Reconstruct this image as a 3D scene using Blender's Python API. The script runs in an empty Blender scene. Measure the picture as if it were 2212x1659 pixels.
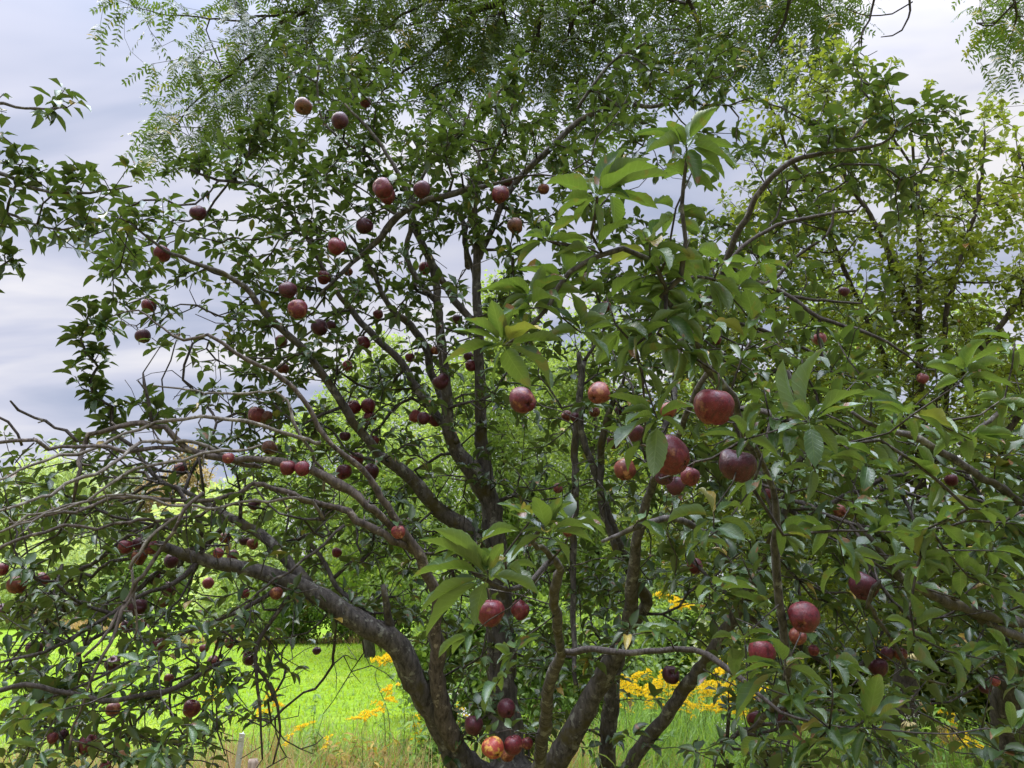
import bpy, math, random
import numpy as np
from mathutils import Vector, Matrix

# ------------------------------------------------------------------ camera, light, exposure
S = bpy.context.scene
COL = S.collection
R = math.radians
PITCH = R(15.1); FPX = 1671.0; CW, CH = 2212.0, 1659.0
CAM = np.array([0.0, 0.0, 1.6])
cam = bpy.data.cameras.new("camera"); camo = bpy.data.objects.new("camera", cam); COL.objects.link(camo)
camo.location = CAM; camo.rotation_euler = (math.pi/2 + PITCH, 0, 0)
cam.sensor_width = 36; cam.lens = 36*FPX/CW; cam.clip_start = .05; cam.clip_end = 3000
S.camera = camo
SUN_ELEV, SUN_AZ = R(48), R(-55)          # azimuth measured from +Y (view direction), minus = left

W = bpy.data.worlds.new("World"); S.world = W; W.use_nodes = True
def build_world():
    nt = W.node_tree; N = nt.nodes; L = nt.links; N.clear()
    out = N.new('ShaderNodeOutputWorld'); bg = N.new('ShaderNodeBackground')
    sky = N.new('ShaderNodeTexSky'); sky.sky_type = 'NISHITA'; sky.sun_disc = False
    sky.sun_elevation = SUN_ELEV; sky.sun_rotation = SUN_AZ
    tc = N.new('ShaderNodeTexCoord'); sep = N.new('ShaderNodeSeparateXYZ'); L.new(tc.outputs['Generated'], sep.inputs[0])
    def math_(op, a, b=None, clamp=False):
        m = N.new('ShaderNodeMath'); m.operation = op; m.use_clamp = clamp
        for i, v in enumerate((a, b)):
            if v is None: continue
            if isinstance(v, (int, float)): m.inputs[i].default_value = v
            else: L.new(v, m.inputs[i])
        return m.outputs[0]
    zc = math_('MAXIMUM', sep.outputs[2], 0.0)
    den = math_('ADD', zc, 0.22)
    cx = math_('DIVIDE', sep.outputs[0], den); cy = math_('DIVIDE', sep.outputs[1], den)
    comb = N.new('ShaderNodeCombineXYZ'); L.new(cx, comb.inputs[0]); L.new(cy, comb.inputs[1])
    mp = N.new('ShaderNodeMapping'); L.new(comb.outputs[0], mp.inputs[0])
    mp.inputs['Rotation'].default_value = (0, 0, R(28)); mp.inputs['Scale'].default_value = (.75, 1.7, 1); mp.inputs['Location'].default_value = (1.3, .4, 0)
    nz = N.new('ShaderNodeTexNoise'); L.new(mp.outputs[0], nz.inputs[0]); nz.inputs['Scale'].default_value = 1.35
    nz.inputs['Detail'].default_value = 5; nz.inputs['Roughness'].default_value = .5; nz.inputs['Distortion'].default_value = .4
    cr = N.new('ShaderNodeValToRGB'); L.new(nz.outputs[0], cr.inputs[0])
    e = cr.color_ramp.elements
    e[0].position = .36; e[0].color = (.43, .50, .69, 1); e[1].position = .64; e[1].color = (1.02, 1.0, 1.03, 1)
    m = e.new(.5); m.color = (.70, .725, .88, 1)
    # the hidden sun brightens the cloud deck to the left
    dot = N.new('ShaderNodeVectorMath'); dot.operation = 'DOT_PRODUCT'; L.new(tc.outputs['Generated'], dot.inputs[0])
    sd = Vector((math.cos(R(25))*math.sin(R(-42)), math.cos(R(25))*math.cos(R(-42)), math.sin(R(25))))
    dot.inputs[1].default_value = sd
    glow = math_('POWER', math_('MAXIMUM', dot.outputs['Value'], 0.0), 14.0)
    # overcast sky: the deck is brighter towards the zenith than over the horizon
    zen = math_('POWER', zc, 8.0)
    gain = math_('ADD', math_('ADD', math_('MULTIPLY', zen, 14.0), .55), math_('MULTIPLY', glow, .05))
    cloud = N.new('ShaderNodeVectorMath'); cloud.operation = 'SCALE'; L.new(cr.outputs[0], cloud.inputs[0]); L.new(gain, cloud.inputs['Scale'])
    sk = N.new('ShaderNodeVectorMath'); sk.operation = 'SCALE'; L.new(sky.outputs[0], sk.inputs[0]); sk.inputs['Scale'].default_value = .1
    mix = N.new('ShaderNodeMix'); mix.data_type = 'RGBA'; mix.inputs['Factor'].default_value = .975
    L.new(sk.outputs[0], mix.inputs['A']); L.new(cloud.outputs[0], mix.inputs['B'])
    L.new(mix.outputs['Result'], bg.inputs[0]); bg.inputs[1].default_value = 1.0; L.new(bg.outputs[0], out.inputs[0])
build_world()
sl = bpy.data.lights.new("sun", 'SUN'); so = bpy.data.objects.new("sun", sl); COL.objects.link(so)
sl.energy = 1.25; sl.angle = R(25); sl.color = (1, .96, .88)
_sd = Vector((math.cos(SUN_ELEV)*math.sin(SUN_AZ), math.cos(SUN_ELEV)*math.cos(SUN_AZ), math.sin(SUN_ELEV)))
so.rotation_euler = _sd.to_track_quat('Z', 'Y').to_euler()
S.view_settings.view_transform = 'Standard'; S.view_settings.look = 'None'; S.view_settings.gamma = 1
S.view_settings.exposure = 0.66
S.cycles.max_bounces = 6; S.cycles.diffuse_bounces = 3; S.cycles.glossy_bounces = 2; S.cycles.transmission_bounces = 4
S.cycles.transparent_max_bounces = 6; S.cycles.caustics_reflective = False; S.cycles.caustics_refractive = False

# ------------------------------------------------------------------ helpers
rng = np.random.default_rng(7); random.seed(7)
FW = np.array([0, math.cos(PITCH), math.sin(PITCH)]); UPV = np.array([0, -math.sin(PITCH), math.cos(PITCH)]); RT = np.array([1., 0, 0])
def at(x, y, d):
    return CAM + (x-CW/2)/FPX*d*RT - (y-CH/2)/FPX*d*UPV + d*FW
def at_many(x, y, d):
    x, y, d = (np.asarray(v, float) for v in (x, y, d))
    return CAM + ((x-CW/2)/FPX*d)[:, None]*RT - ((y-CH/2)/FPX*d)[:, None]*UPV + d[:, None]*FW
def project(P):
    q = P-CAM; d = q@FW; dd = np.maximum(d, .05)
    return CW/2+(q@RT)/dd*FPX, CH/2-(q@UPV)/dd*FPX, d
def on_ground(x, d):                         # a point of the ground d metres off in the direction of column x
    return np.array([(x-CW/2)/FPX*d/math.cos(PITCH)*.97, d, 0.0])
def unit(v):
    v = np.asarray(v, float); n = np.linalg.norm(v, axis=-1, keepdims=True); return v/np.maximum(n, 1e-9)

def tag(o, label=None, cat=None, group=None, kind=None):
    if label: o['label'] = label
    if cat: o['category'] = cat
    if group: o['group'] = group
    if kind: o['kind'] = kind
    return o
def empty(name, loc):
    o = bpy.data.objects.new(name, None); COL.objects.link(o); o.location = loc; o.empty_display_size = .2; return o
def link(name, me, mat, parent=None):
    o = bpy.data.objects.new(name, me); COL.objects.link(o)
    if mat is not None: me.materials.append(mat)
    if parent is not None:
        o.parent = parent; o.matrix_parent_inverse = Matrix.Translation(-parent.location) if parent.parent is None else Matrix()
    return o
def mesh_np(name, V, F4=None, F3=None, attr=None, smooth=True):
    me = bpy.data.meshes.new(name)
    F4 = np.zeros((0, 4), int) if F4 is None else np.asarray(F4, int).reshape(-1, 4)
    F3 = np.zeros((0, 3), int) if F3 is None else np.asarray(F3, int).reshape(-1, 3)
    V = np.asarray(V, np.float32)
    nl = F4.size+F3.size; nf = len(F4)+len(F3)
    me.vertices.add(len(V)); me.vertices.foreach_set('co', V.ravel())
    me.loops.add(nl); me.loops.foreach_set('vertex_index', np.concatenate([F4.ravel(), F3.ravel()]).astype(np.int32))
    me.polygons.add(nf)
    st = np.concatenate([np.arange(len(F4))*4, F4.size+np.arange(len(F3))*3]).astype(np.int32)
    me.polygons.foreach_set('loop_start', st)
    try: me.polygons.foreach_set('loop_total', np.concatenate([np.full(len(F4), 4), np.full(len(F3), 3)]).astype(np.int32))
    except Exception: pass
    me.polygons.foreach_set('use_smooth', np.full(nf, smooth, dtype=bool))
    if attr is not None:
        a = me.attributes.new('leafco', 'FLOAT_VECTOR', 'POINT'); a.data.foreach_set('vector', np.asarray(attr, np.float32).ravel())
    me.update(calc_edges=True); me.validate()
    return me

class Buf:
    """collects vertex / face arrays and becomes one mesh"""
    def __init__(s): s.V = []; s.Q = []; s.T = []; s.A = []; s.n = 0
    def add(s, V, Q=None, T=None, A=None):
        V = np.asarray(V, float).reshape(-1, 3)
        if Q is not None and len(Q): s.Q.append(np.asarray(Q, int)+s.n)
        if T is not None and len(T): s.T.append(np.asarray(T, int)+s.n)
        s.V.append(V); s.A.append(np.zeros((len(V), 3)) if A is None else A); s.n += len(V)
    def mesh(s, name):
        return mesh_np(name, np.concatenate(s.V), np.concatenate(s.Q) if s.Q else None, np.concatenate(s.T) if s.T else None, np.concatenate(s.A))
    def build(s, name, mat, parent=None):
        return link(name, s.mesh(name), mat, parent) if s.n else None

def tube(buf, P, r, sides=6, rough=0.0):
    P = np.asarray(P, float); r = np.asarray(r, float)*np.ones(len(P)); n = len(P)
    if n < 2: return
    T = np.gradient(P, axis=0); T = unit(T)
    ref = np.array([0, 0, 1.]) if abs(T[0][2]) < .9 else np.array([1., 0, 0])
    U = np.zeros_like(P); u = unit(np.cross(T[0], ref))
    for i in range(n):
        u = u-T[i]*(u@T[i]); u = u/max(np.linalg.norm(u), 1e-9); U[i] = u
    B = np.cross(T, U)
    a = np.arange(sides)*2*math.pi/sides
    rr = r[:, None]*np.ones(sides)
    if rough: rr = rr*(1+rough*(rng.random((n, sides))-.5)*2)
    V = P[:, None]+rr[..., None]*(np.cos(a)[None, :, None]*U[:, None]+np.sin(a)[None, :, None]*B[:, None])
    i = np.arange(n-1)[:, None]*sides; j = np.arange(sides)[None]; k = (j+1) % sides
    Q = np.stack([i+j, i+k, i+sides+k, i+sides+j], -1).reshape(-1, 4)
    cap = np.array([[0, q+1, q] for q in range(1, sides-1)]+[[(n-1)*sides, (n-1)*sides+q, (n-1)*sides+q+1] for q in range(1, sides-1)])
    buf.add(V, Q, cap)

APPLE_LEAF = dict(us=[0, .17, .27, .42, .62, .82, 1], ws=[.05, .05, .62, 1, .96, .5, .03], vs=[-1, 0, 1])
NEAR_LEAF = dict(us=[0, .08, .16, .19, .24, .30, .36, .42, .48, .54, .60, .66, .72, .78, .84, .90, .95, 1],
                 ws=[.045, .04, .045, .34, .62, .82, .93, 1.03, .98, 1.03, .94, .95, .80, .76, .55, .42, .20, .02], vs=[-1, -.55, 0, .55, 1])
PEAR_LEAF = dict(us=[0, .28, .42, .62, .84, 1], ws=[.05, .06, .95, 1, .5, .03], vs=[-1, 0, 1])
LEAFLET = dict(us=[0, .3, .65, 1], ws=[.1, 1, .8, .02], vs=[-1, 1])
BLADE = dict(us=[0, .5, 1], ws=[1, .75, .05], vs=[-1, 1])
LANCE = dict(us=[0, .35, .7, 1], ws=[.25, 1, .7, .03], vs=[-1, 0, 1])
FLAKE = dict(us=[0, .45, 1], ws=[.25, 1, .1], vs=[-1, 1])
def leaves(buf, base, dirn, nrm, length, width, bend=None, fold=None, wave=None, tone=None, tpl=APPLE_LEAF, twist=None):
    """length along dirn, curving away from nrm by bend (radians), sides folded up by fold"""
    base = np.asarray(base, float); N = len(base)
    if not N: return
    one = np.ones(N); length = length*one; width = width*one
    bend = (0 if bend is None else bend)*one; fold = (0 if fold is None else fold)*one; wave = (0 if wave is None else wave)*one
    tone = rng.random(N) if tone is None else tone*one
    d = unit(dirn); s = unit(np.cross(d, nrm)); n = np.cross(s, d)
    us = np.array(tpl['us']); ws = np.array(tpl['ws']); vs = np.array(tpl['vs']); nu, nv = len(us), len(vs)
    b = np.where(np.abs(bend) < 1e-3, 1e-3, bend)[:, None]
    X = np.sin(b*us)/b; Z = (np.cos(b*us)-1)/b
    tx = np.cos(b*us); tz = -np.sin(b*us)
    C = base[:, None]+length[:, None, None]*(X[..., None]*d[:, None]+Z[..., None]*n[:, None])
    nl = tx[..., None]*n[:, None]-tz[..., None]*d[:, None]
    half = .5*width[:, None]*ws[None]
    ph = rng.random(N)[:, None]*6.28
    wv = wave[:, None]*np.sin(us[None]*11+ph)
    sl_ = np.broadcast_to(s[:, None], nl.shape)
    if twist is not None:
        tw = (twist*one)[:, None]*us[None]; c_, s_ = np.cos(tw)[..., None], np.sin(tw)[..., None]
        sl_, nl = sl_*c_+nl*s_, nl*c_-sl_*s_
    V = np.empty((N, nu, nv, 3)); A = np.empty((N, nu, nv, 3))
    for k, v in enumerate(vs):
        f = fold[:, None]*abs(v)**1.35
        lat = half*v*np.cos(f); up = half*abs(v)*np.sin(f)+half*abs(v)*wv*(1 if v > 0 else -.7)
        V[:, :, k] = C+lat[..., None]*sl_+up[..., None]*nl
        A[:, :, k, 0] = us[None]; A[:, :, k, 1] = v; A[:, :, k, 2] = tone[:, None]
    i = np.arange(nu-1)[:, None]*nv+np.arange(nv-1)[None]
    Q = np.stack([i, i+1, i+nv+1, i+nv], -1).reshape(-1, 4)
    Q = (np.arange(N)[:, None, None]*(nu*nv)+Q[None]).reshape(-1, 4)
    buf.add(V.reshape(-1, 3), Q, None, A.reshape(-1, 3))

# ------------------------------------------------------------------ materials
def new_mat(name):
    m = bpy.data.materials.new(name); m.use_nodes = True; nt = m.node_tree; nt.nodes.clear(); return m, nt.nodes, nt.links
def leaf_mat(name, dark, light, under, trans, spots=0.0, veins=True, rough=.45, tmix=.32, rare=None, rare_at=.97):
    m, N, L = new_mat(name)
    at_ = N.new('ShaderNodeAttribute'); at_.attribute_name = 'leafco'
    sp = N.new('ShaderNodeSeparateXYZ'); L.new(at_.outputs['Vector'], sp.inputs[0])
    def mix(f, a, b, bt='MIX'):
        x = N.new('ShaderNodeMix'); x.data_type = 'RGBA'; x.blend_type = bt
        for key, v in (('Factor', f), ('A', a), ('B', b)):
            if hasattr(v, 'links'): L.new(v, x.inputs[key])
            elif isinstance(v, (int, float)): x.inputs[key].default_value = v
            else: x.inputs[key].default_value = (*v, 1)
        return x.outputs['Result']
    def mt(op, a, b=0.0, clamp=False):
        x = N.new('ShaderNodeMath'); x.operation = op; x.use_clamp = clamp
        for i, v in enumerate((a, b)):
            if hasattr(v, 'links'): L.new(v, x.inputs[i])
            else: x.inputs[i].default_value = v
        return x.outputs[0]
    tone = sp.outputs[2]
    col = mix(tone, dark, light)
    geo = N.new('ShaderNodeNewGeometry')
    tc = N.new('ShaderNodeTexCoord')
    nz = N.new('ShaderNodeTexNoise'); L.new(tc.outputs['Object'], nz.inputs[0]); nz.inputs['Scale'].default_value = 60; nz.inputs['Detail'].default_value = 2
    col = mix(mt('MULTIPLY', mt('SUBTRACT', nz.outputs[0], .45, True), 1.2, True), col, tuple(min(1, c*1.7) for c in light))
    if rare is not None:
        col = mix(mt('GREATER_THAN', tone, rare_at), col, rare)
    if spots:
        nz2 = N.new('ShaderNodeTexNoise'); L.new(tc.outputs['Object'], nz2.inputs[0]); nz2.inputs['Scale'].default_value = 33; nz2.inputs['Detail'].default_value = 1
        rp = N.new('ShaderNodeMapRange'); L.new(nz2.outputs[0], rp.inputs[0]); rp.inputs[1].default_value = .70-.06*spots; rp.inputs[2].default_value = .74-.06*spots
        col = mix(rp.outputs[0], col, (.16, .075, .03))
    back = mix(geo.outputs['Backfacing'], col, mix(.65, col, under))
    bs = N.new('ShaderNodeBsdfPrincipled'); bs.inputs['Roughness'].default_value = rough
    bs.inputs['Specular IOR Level'].default_value = .6
    if veins:
        av = mt('ABSOLUTE', sp.outputs[1]); 
        w = N.new('ShaderNodeMath'); w.operation = 'SINE'; L.new(mt('MULTIPLY', mt('SUBTRACT', sp.outputs[0], mt('MULTIPLY', av, .16)), 62.0), w.inputs[0])
        mid = mt('SUBTRACT', 1.0, mt('MULTIPLY', av, 14.0), True)
        vein = mt('MAXIMUM', mid, mt('MULTIPLY', mt('POWER', mt('MAXIMUM', w.outputs[0], 0.0), 6.0), .45))
        back = mix(mt('MULTIPLY', vein, .38), back, (.17, .25, .09))
        bp = N.new('ShaderNodeBump'); bp.inputs['Strength'].default_value = .35; bp.inputs['Distance'].default_value = .002; bp.invert = True
        L.new(vein, bp.inputs['Height']); L.new(bp.outputs[0], bs.inputs['Normal'])
    L.new(back, bs.inputs['Base Color'])
    tr = N.new('ShaderNodeBsdfTranslucent'); L.new(mix(.5, mix(1.0, back, (2.6, 2.4, 1.2), 'MULTIPLY'), trans), tr.inputs[0])
    ms = N.new('ShaderNodeMixShader'); ms.inputs[0].default_value = tmix; L.new(bs.outputs[0], ms.inputs[1]); L.new(tr.outputs[0], ms.inputs[2])
    o = N.new('ShaderNodeOutputMaterial'); L.new(ms.outputs[0], o.inputs[0]); return m
def bark_mat(name, c1, c2, lichen=None, amt=.5, scale=14, stretch=(1, 1, .35), bump=.6, moss=None):
    m, N, L = new_mat(name)
    tc = N.new('ShaderNodeTexCoord'); mp = N.new('ShaderNodeMapping'); L.new(tc.outputs['Object'], mp.inputs[0]); mp.inputs['Scale'].default_value = stretch
    nz = N.new('ShaderNodeTexNoise'); L.new(mp.outputs[0], nz.inputs[0]); nz.inputs['Scale'].default_value = scale*4; nz.inputs['Detail'].default_value = 6; nz.inputs['Roughness'].default_value = .7
    cr = N.new('ShaderNodeValToRGB'); L.new(nz.outputs[0], cr.inputs[0]); e = cr.color_ramp.elements
    e[0].position = .35; e[0].color = (*c1, 1); e[1].position = .68; e[1].color = (*c2, 1)
    col = cr.outputs[0]
    def over(col, c, sc, lo, hi):
        n2 = N.new('ShaderNodeTexNoise'); L.new(tc.outputs['Object'], n2.inputs[0]); n2.inputs['Scale'].default_value = sc; n2.inputs['Detail'].default_value = 5; n2.inputs['Roughness'].default_value = .65
        mr = N.new('ShaderNodeMapRange'); L.new(n2.outputs[0], mr.inputs[0]); mr.inputs[1].default_value = lo; mr.inputs[2].default_value = hi
        mx = N.new('ShaderNodeMix'); mx.data_type = 'RGBA'; L.new(mr.outputs[0], mx.inputs['Factor']); L.new(col, mx.inputs['A']); mx.inputs['B'].default_value = (*c, 1)
        return mx.outputs['Result']
    if lichen: col = over(col, lichen, 22, .62-.12*amt, .70-.12*amt)
    if moss: col = over(col, moss, 9, .52, .66)
    bs = N.new('ShaderNodeBsdfPrincipled'); bs.inputs['Roughness'].default_value = .9; bs.inputs['Specular IOR Level'].default_value = .2; L.new(col, bs.inputs['Base Color'])
    bp = N.new('ShaderNodeBump'); bp.inputs['Strength'].default_value = bump; bp.inputs['Distance'].default_value = .01; L.new(nz.outputs[0], bp.inputs['Height']); L.new(bp.outputs[0], bs.inputs['Normal'])
    o = N.new('ShaderNodeOutputMaterial'); L.new(bs.outputs[0], o.inputs[0]); return m
def plain_mat(name, c, rough=.7, var=.25, scale=20, metal=0.0, trans=None):
    m, N, L = new_mat(name)
    tc = N.new('ShaderNodeTexCoord'); nz = N.new('ShaderNodeTexNoise'); L.new(tc.outputs['Object'], nz.inputs[0]); nz.inputs['Scale'].default_value = scale; nz.inputs['Detail'].default_value = 4
    cr = N.new('ShaderNodeValToRGB'); L.new(nz.outputs[0], cr.inputs[0]); e = cr.color_ramp.elements
    e[0].position = .3; e[0].color = (*[x*(1-var) for x in c], 1); e[1].position = .7; e[1].color = (*[min(1, x*(1+var)) for x in c], 1)
    bs = N.new('ShaderNodeBsdfPrincipled'); bs.inputs['Roughness'].default_value = rough; bs.inputs['Metallic'].default_value = metal; L.new(cr.outputs[0], bs.inputs['Base Color'])
    o = N.new('ShaderNodeOutputMaterial'); sh = bs.outputs[0]
    if trans:
        tr = N.new('ShaderNodeBsdfTranslucent'); tr.inputs[0].default_value = (*trans, 1); ms = N.new('ShaderNodeMixShader'); ms.inputs[0].default_value = .35
        L.new(bs.outputs[0], ms.inputs[1]); L.new(tr.outputs[0], ms.inputs[2]); sh = ms.outputs[0]
    L.new(sh, o.inputs[0]); return m
def apple_mat(name, a, b, patch, patch_lo, rough=.38, streak=.5):
    m, N, L = new_mat(name)
    tc = N.new('ShaderNodeTexCoord'); oi = N.new('ShaderNodeObjectInfo')
    off = N.new('ShaderNodeVectorMath'); off.operation = 'SCALE'; off.inputs[0].default_value = (31, 17, 23); L.new(oi.outputs['Random'], off.inputs['Scale'])
    ad = N.new('ShaderNodeVectorMath'); ad.operation = 'ADD'; L.new(tc.outputs['Object'], ad.inputs[0]); L.new(off.outputs[0], ad.inputs[1])
    mp = N.new('ShaderNodeMapping'); L.new(ad.outputs[0], mp.inputs[0]); mp.inputs['Scale'].default_value = (1, 1, .25)
    def noise(src, sc, det=3, ro=.5):
        n = N.new('ShaderNodeTexNoise'); L.new(src, n.inputs[0]); n.inputs['Scale'].default_value = sc; n.inputs['Detail'].default_value = det; n.inputs['Roughness'].default_value = ro; return n.outputs[0]
    def ramp(src, lo, hi):
        r = N.new('ShaderNodeMapRange'); L.new(src, r.inputs[0]); r.inputs[1].default_value = lo; r.inputs[2].default_value = hi; return r.outputs[0]
    def mix(f, A, B):
        x = N.new('ShaderNodeMix'); x.data_type = 'RGBA'
        if hasattr(f, 'links'): L.new(f, x.inputs['Factor'])
        else: x.inputs['Factor'].default_value = f
        for k, v in (('A', A), ('B', B)):
            if hasattr(v, 'links'): L.new(v, x.inputs[k])
            else: x.inputs[k].default_value = (*v, 1)
        return x.outputs['Result']
    col = mix(ramp(noise(mp.outputs[0], 13, 4, .6), .3, .7), a, b)
    col = mix(ramp(oi.outputs['Random'], 0, 2.2), col, tuple(x*.45 for x in a))
    col = mix(ramp(noise(ad.outputs[0], 2.6, 5, .62), patch_lo-.04, patch_lo+.06), col, patch)
    vo = N.new('ShaderNodeTexVoronoi'); L.new(ad.outputs[0], vo.inputs[0]); vo.inputs['Scale'].default_value = 26
    sp = N.new('ShaderNodeMapRange'); L.new(vo.outputs['Distance'], sp.inputs[0]); sp.inputs[1].default_value = .22; sp.inputs[2].default_value = .12; sp.inputs[3].default_value = 0; sp.inputs[4].default_value = .45
    col = mix(sp.outputs[0], col, tuple(.55*x+.18 for x in b))
    col = mix(ramp(noise(ad.outputs[0], 4.5, 5, .7), .50, .68), col, tuple(x*.42 for x in a))
    blem = ramp(noise(ad.outputs[0], 9, 3), .70, .74)
    col = mix(blem, col, (.055, .03, .018))
    bs = N.new('ShaderNodeBsdfPrincipled'); bs.inputs['Roughness'].default_value = rough; bs.inputs['Specular IOR Level'].default_value = .4; L.new(col, bs.inputs['Base Color'])
    L.new(ramp(noise(ad.outputs[0], 8, 3), -.3, 1.5), bs.inputs['Roughness'])
    bp = N.new('ShaderNodeBump'); bp.inputs['Strength'].default_value = .25; bp.inputs['Distance'].default_value = .004; L.new(noise(ad.outputs[0], 14, 4), bp.inputs['Height']); L.new(bp.outputs[0], bs.inputs['Normal'])
    o = N.new('ShaderNodeOutputMaterial'); L.new(bs.outputs[0], o.inputs[0]); return m

M = {}
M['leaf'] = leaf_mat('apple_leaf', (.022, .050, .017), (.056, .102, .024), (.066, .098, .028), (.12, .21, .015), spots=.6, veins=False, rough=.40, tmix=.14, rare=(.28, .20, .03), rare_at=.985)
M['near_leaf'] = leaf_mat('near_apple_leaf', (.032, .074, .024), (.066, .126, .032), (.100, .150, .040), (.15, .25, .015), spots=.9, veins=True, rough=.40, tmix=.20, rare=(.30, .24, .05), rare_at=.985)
M['pear_leaf'] = leaf_mat('pear_leaf', (.060, .105, .012), (.175, .20, .016), (.13, .17, .04), (.26, .34, .02), veins=False, rough=.4, tmix=.34, rare=(.34, .16, .03), rare_at=.985)
M['locust_leaf'] = leaf_mat('locust_leaf', (.018, .046, .009), (.064, .088, .009), (.06, .09, .025), (.13, .24, .012), veins=False, tmix=.30, rare=(.34, .24, .02), rare_at=.965)
M['far_leaf'] = leaf_mat('far_leaf', (.075, .125, .028), (.19, .25, .06), (.20, .28, .10), (.34, .46, .06), veins=False, rough=.6, tmix=.45, rare=(.5, .40, .03), rare_at=.98)
M['bush_leaf'] = leaf_mat('bush_leaf', (.05, .11, .02), (.17, .25, .04), (.15, .22, .08), (.28, .42, .04), veins=False, rough=.55, tmix=.4, rare=(.35, .25, .03), rare_at=.97)
M['willow_leaf'] = leaf_mat('willow_leaf', (.24, .33, .12), (.40, .48, .18), (.3, .36, .18), (.45, .55, .14), veins=False, rough=.7, tmix=.4)
M['rust_leaf'] = leaf_mat('rust_leaf', (.24, .20, .10), (.38, .27, .15), (.3, .24, .14), (.4, .30, .14), veins=False, rough=.7, tmix=.35)
M['grey_leaf'] = leaf_mat('grey_leaf', (.17, .20, .12), (.30, .33, .19), (.2, .24, .14), (.3, .35, .15), veins=False, rough=.7, tmix=.3)
M['weed_leaf'] = leaf_mat('weed_leaf', (.07, .16, .02), (.19, .32, .035), (.15, .24, .07), (.30, .50, .03), veins=False, rough=.55, tmix=.4)
M['grass'] = leaf_mat('grass_blade', (.095, .175, .008), (.195, .275, .015), (.2, .3, .03), (.36, .48, .02), veins=False, rough=.6, tmix=.4)
M['dry'] = leaf_mat('dry_grass', (.16, .10, .04), (.40, .29, .12), (.3, .2, .1), (.4, .28, .1), veins=False, rough=.8, tmix=.3)
M['rusty_weed'] = leaf_mat('rusty_weed', (.19, .11, .02), (.34, .27, .03), (.25, .18, .05), (.4, .3, .04), veins=False, rough=.7, tmix=.3)
M['gold'] = leaf_mat('goldenrod_bloom', (.70, .52, .012), (.88, .73, .02), (.6, .4, .02), (.8, .55, .02), veins=False, rough=.8, tmix=.3)
M['white_bloom'] = plain_mat('white_bloom', (.75, .76, .70), .8, .1)
M['carrot'] = plain_mat('wild_carrot_head', (.42, .36, .16), .9, .35, 60)
M['bark'] = bark_mat('apple_bark', (.032, .029, .026), (.130, .118, .106), (.20, .20, .17), .45, moss=(.065, .055, .022))
M['twig'] = bark_mat('apple_twig', (.026, .022, .019), (.100, .087, .077), (.16, .15, .13), .3, scale=30)
M['dead'] = bark_mat('dead_apple_wood', (.036, .029, .025), (.150, .125, .105), (.27, .235, .19), .35, scale=16, stretch=(1, 1, .3))
M['whip'] = bark_mat('bare_whip_bark', (.085, .072, .058), (.22, .20, .165), (.30, .28, .24), .4, scale=25)
M['dark_bark'] = bark_mat('locust_bark', (.018, .015, .012), (.07, .058, .045), None, scale=10)
M['pear_bark'] = bark_mat('pear_bark', (.03, .025, .02), (.10, .085, .07), None, scale=12)
M['far_bark'] = bark_mat('far_bark', (.04, .035, .025), (.12, .10, .08), None, scale=4)
M['stem'] = plain_mat('weed_stem', (.13, .17, .04), .8)
M['calyx'] = plain_mat('apple_calyx', (.05, .035, .02), .9)
M['stalk'] = plain_mat('apple_stalk', (.07, .05, .025), .8)
M['apple_r'] = apple_mat('apple_skin_red', (.085, .007, .013), (.175, .018, .025), (.23, .085, .04), .60)
M['apple_d'] = apple_mat('apple_skin_dark', (.045, .006, .012), (.10, .013, .024), (.16, .03, .035), .68)
M['apple_o'] = apple_mat('apple_skin_rusty', (.12, .022, .014), (.22, .055, .030), (.34, .15, .06), .58)
M['apple_p'] = apple_mat('apple_skin_rosy', (.17, .024, .030), (.28, .065, .06), (.50, .24, .14), .62)
M['apple_b'] = apple_mat('apple_skin_brown', (.10, .040, .025), (.20, .10, .06), (.15, .055, .03), .50, .6)
M['apple_y'] = apple_mat('apple_skin_yellow_red', (.34, .035, .025), (.48, .09, .05), (.55, .32, .06), .55)
M['metal'] = plain_mat('galvanised_steel', (.55, .57, .60), .5, .15, 30, .3)
M['old_wood'] = bark_mat('old_post_wood', (.14, .10, .07), (.32, .26, .20), None, scale=8, stretch=(1, 1, .15))
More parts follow.
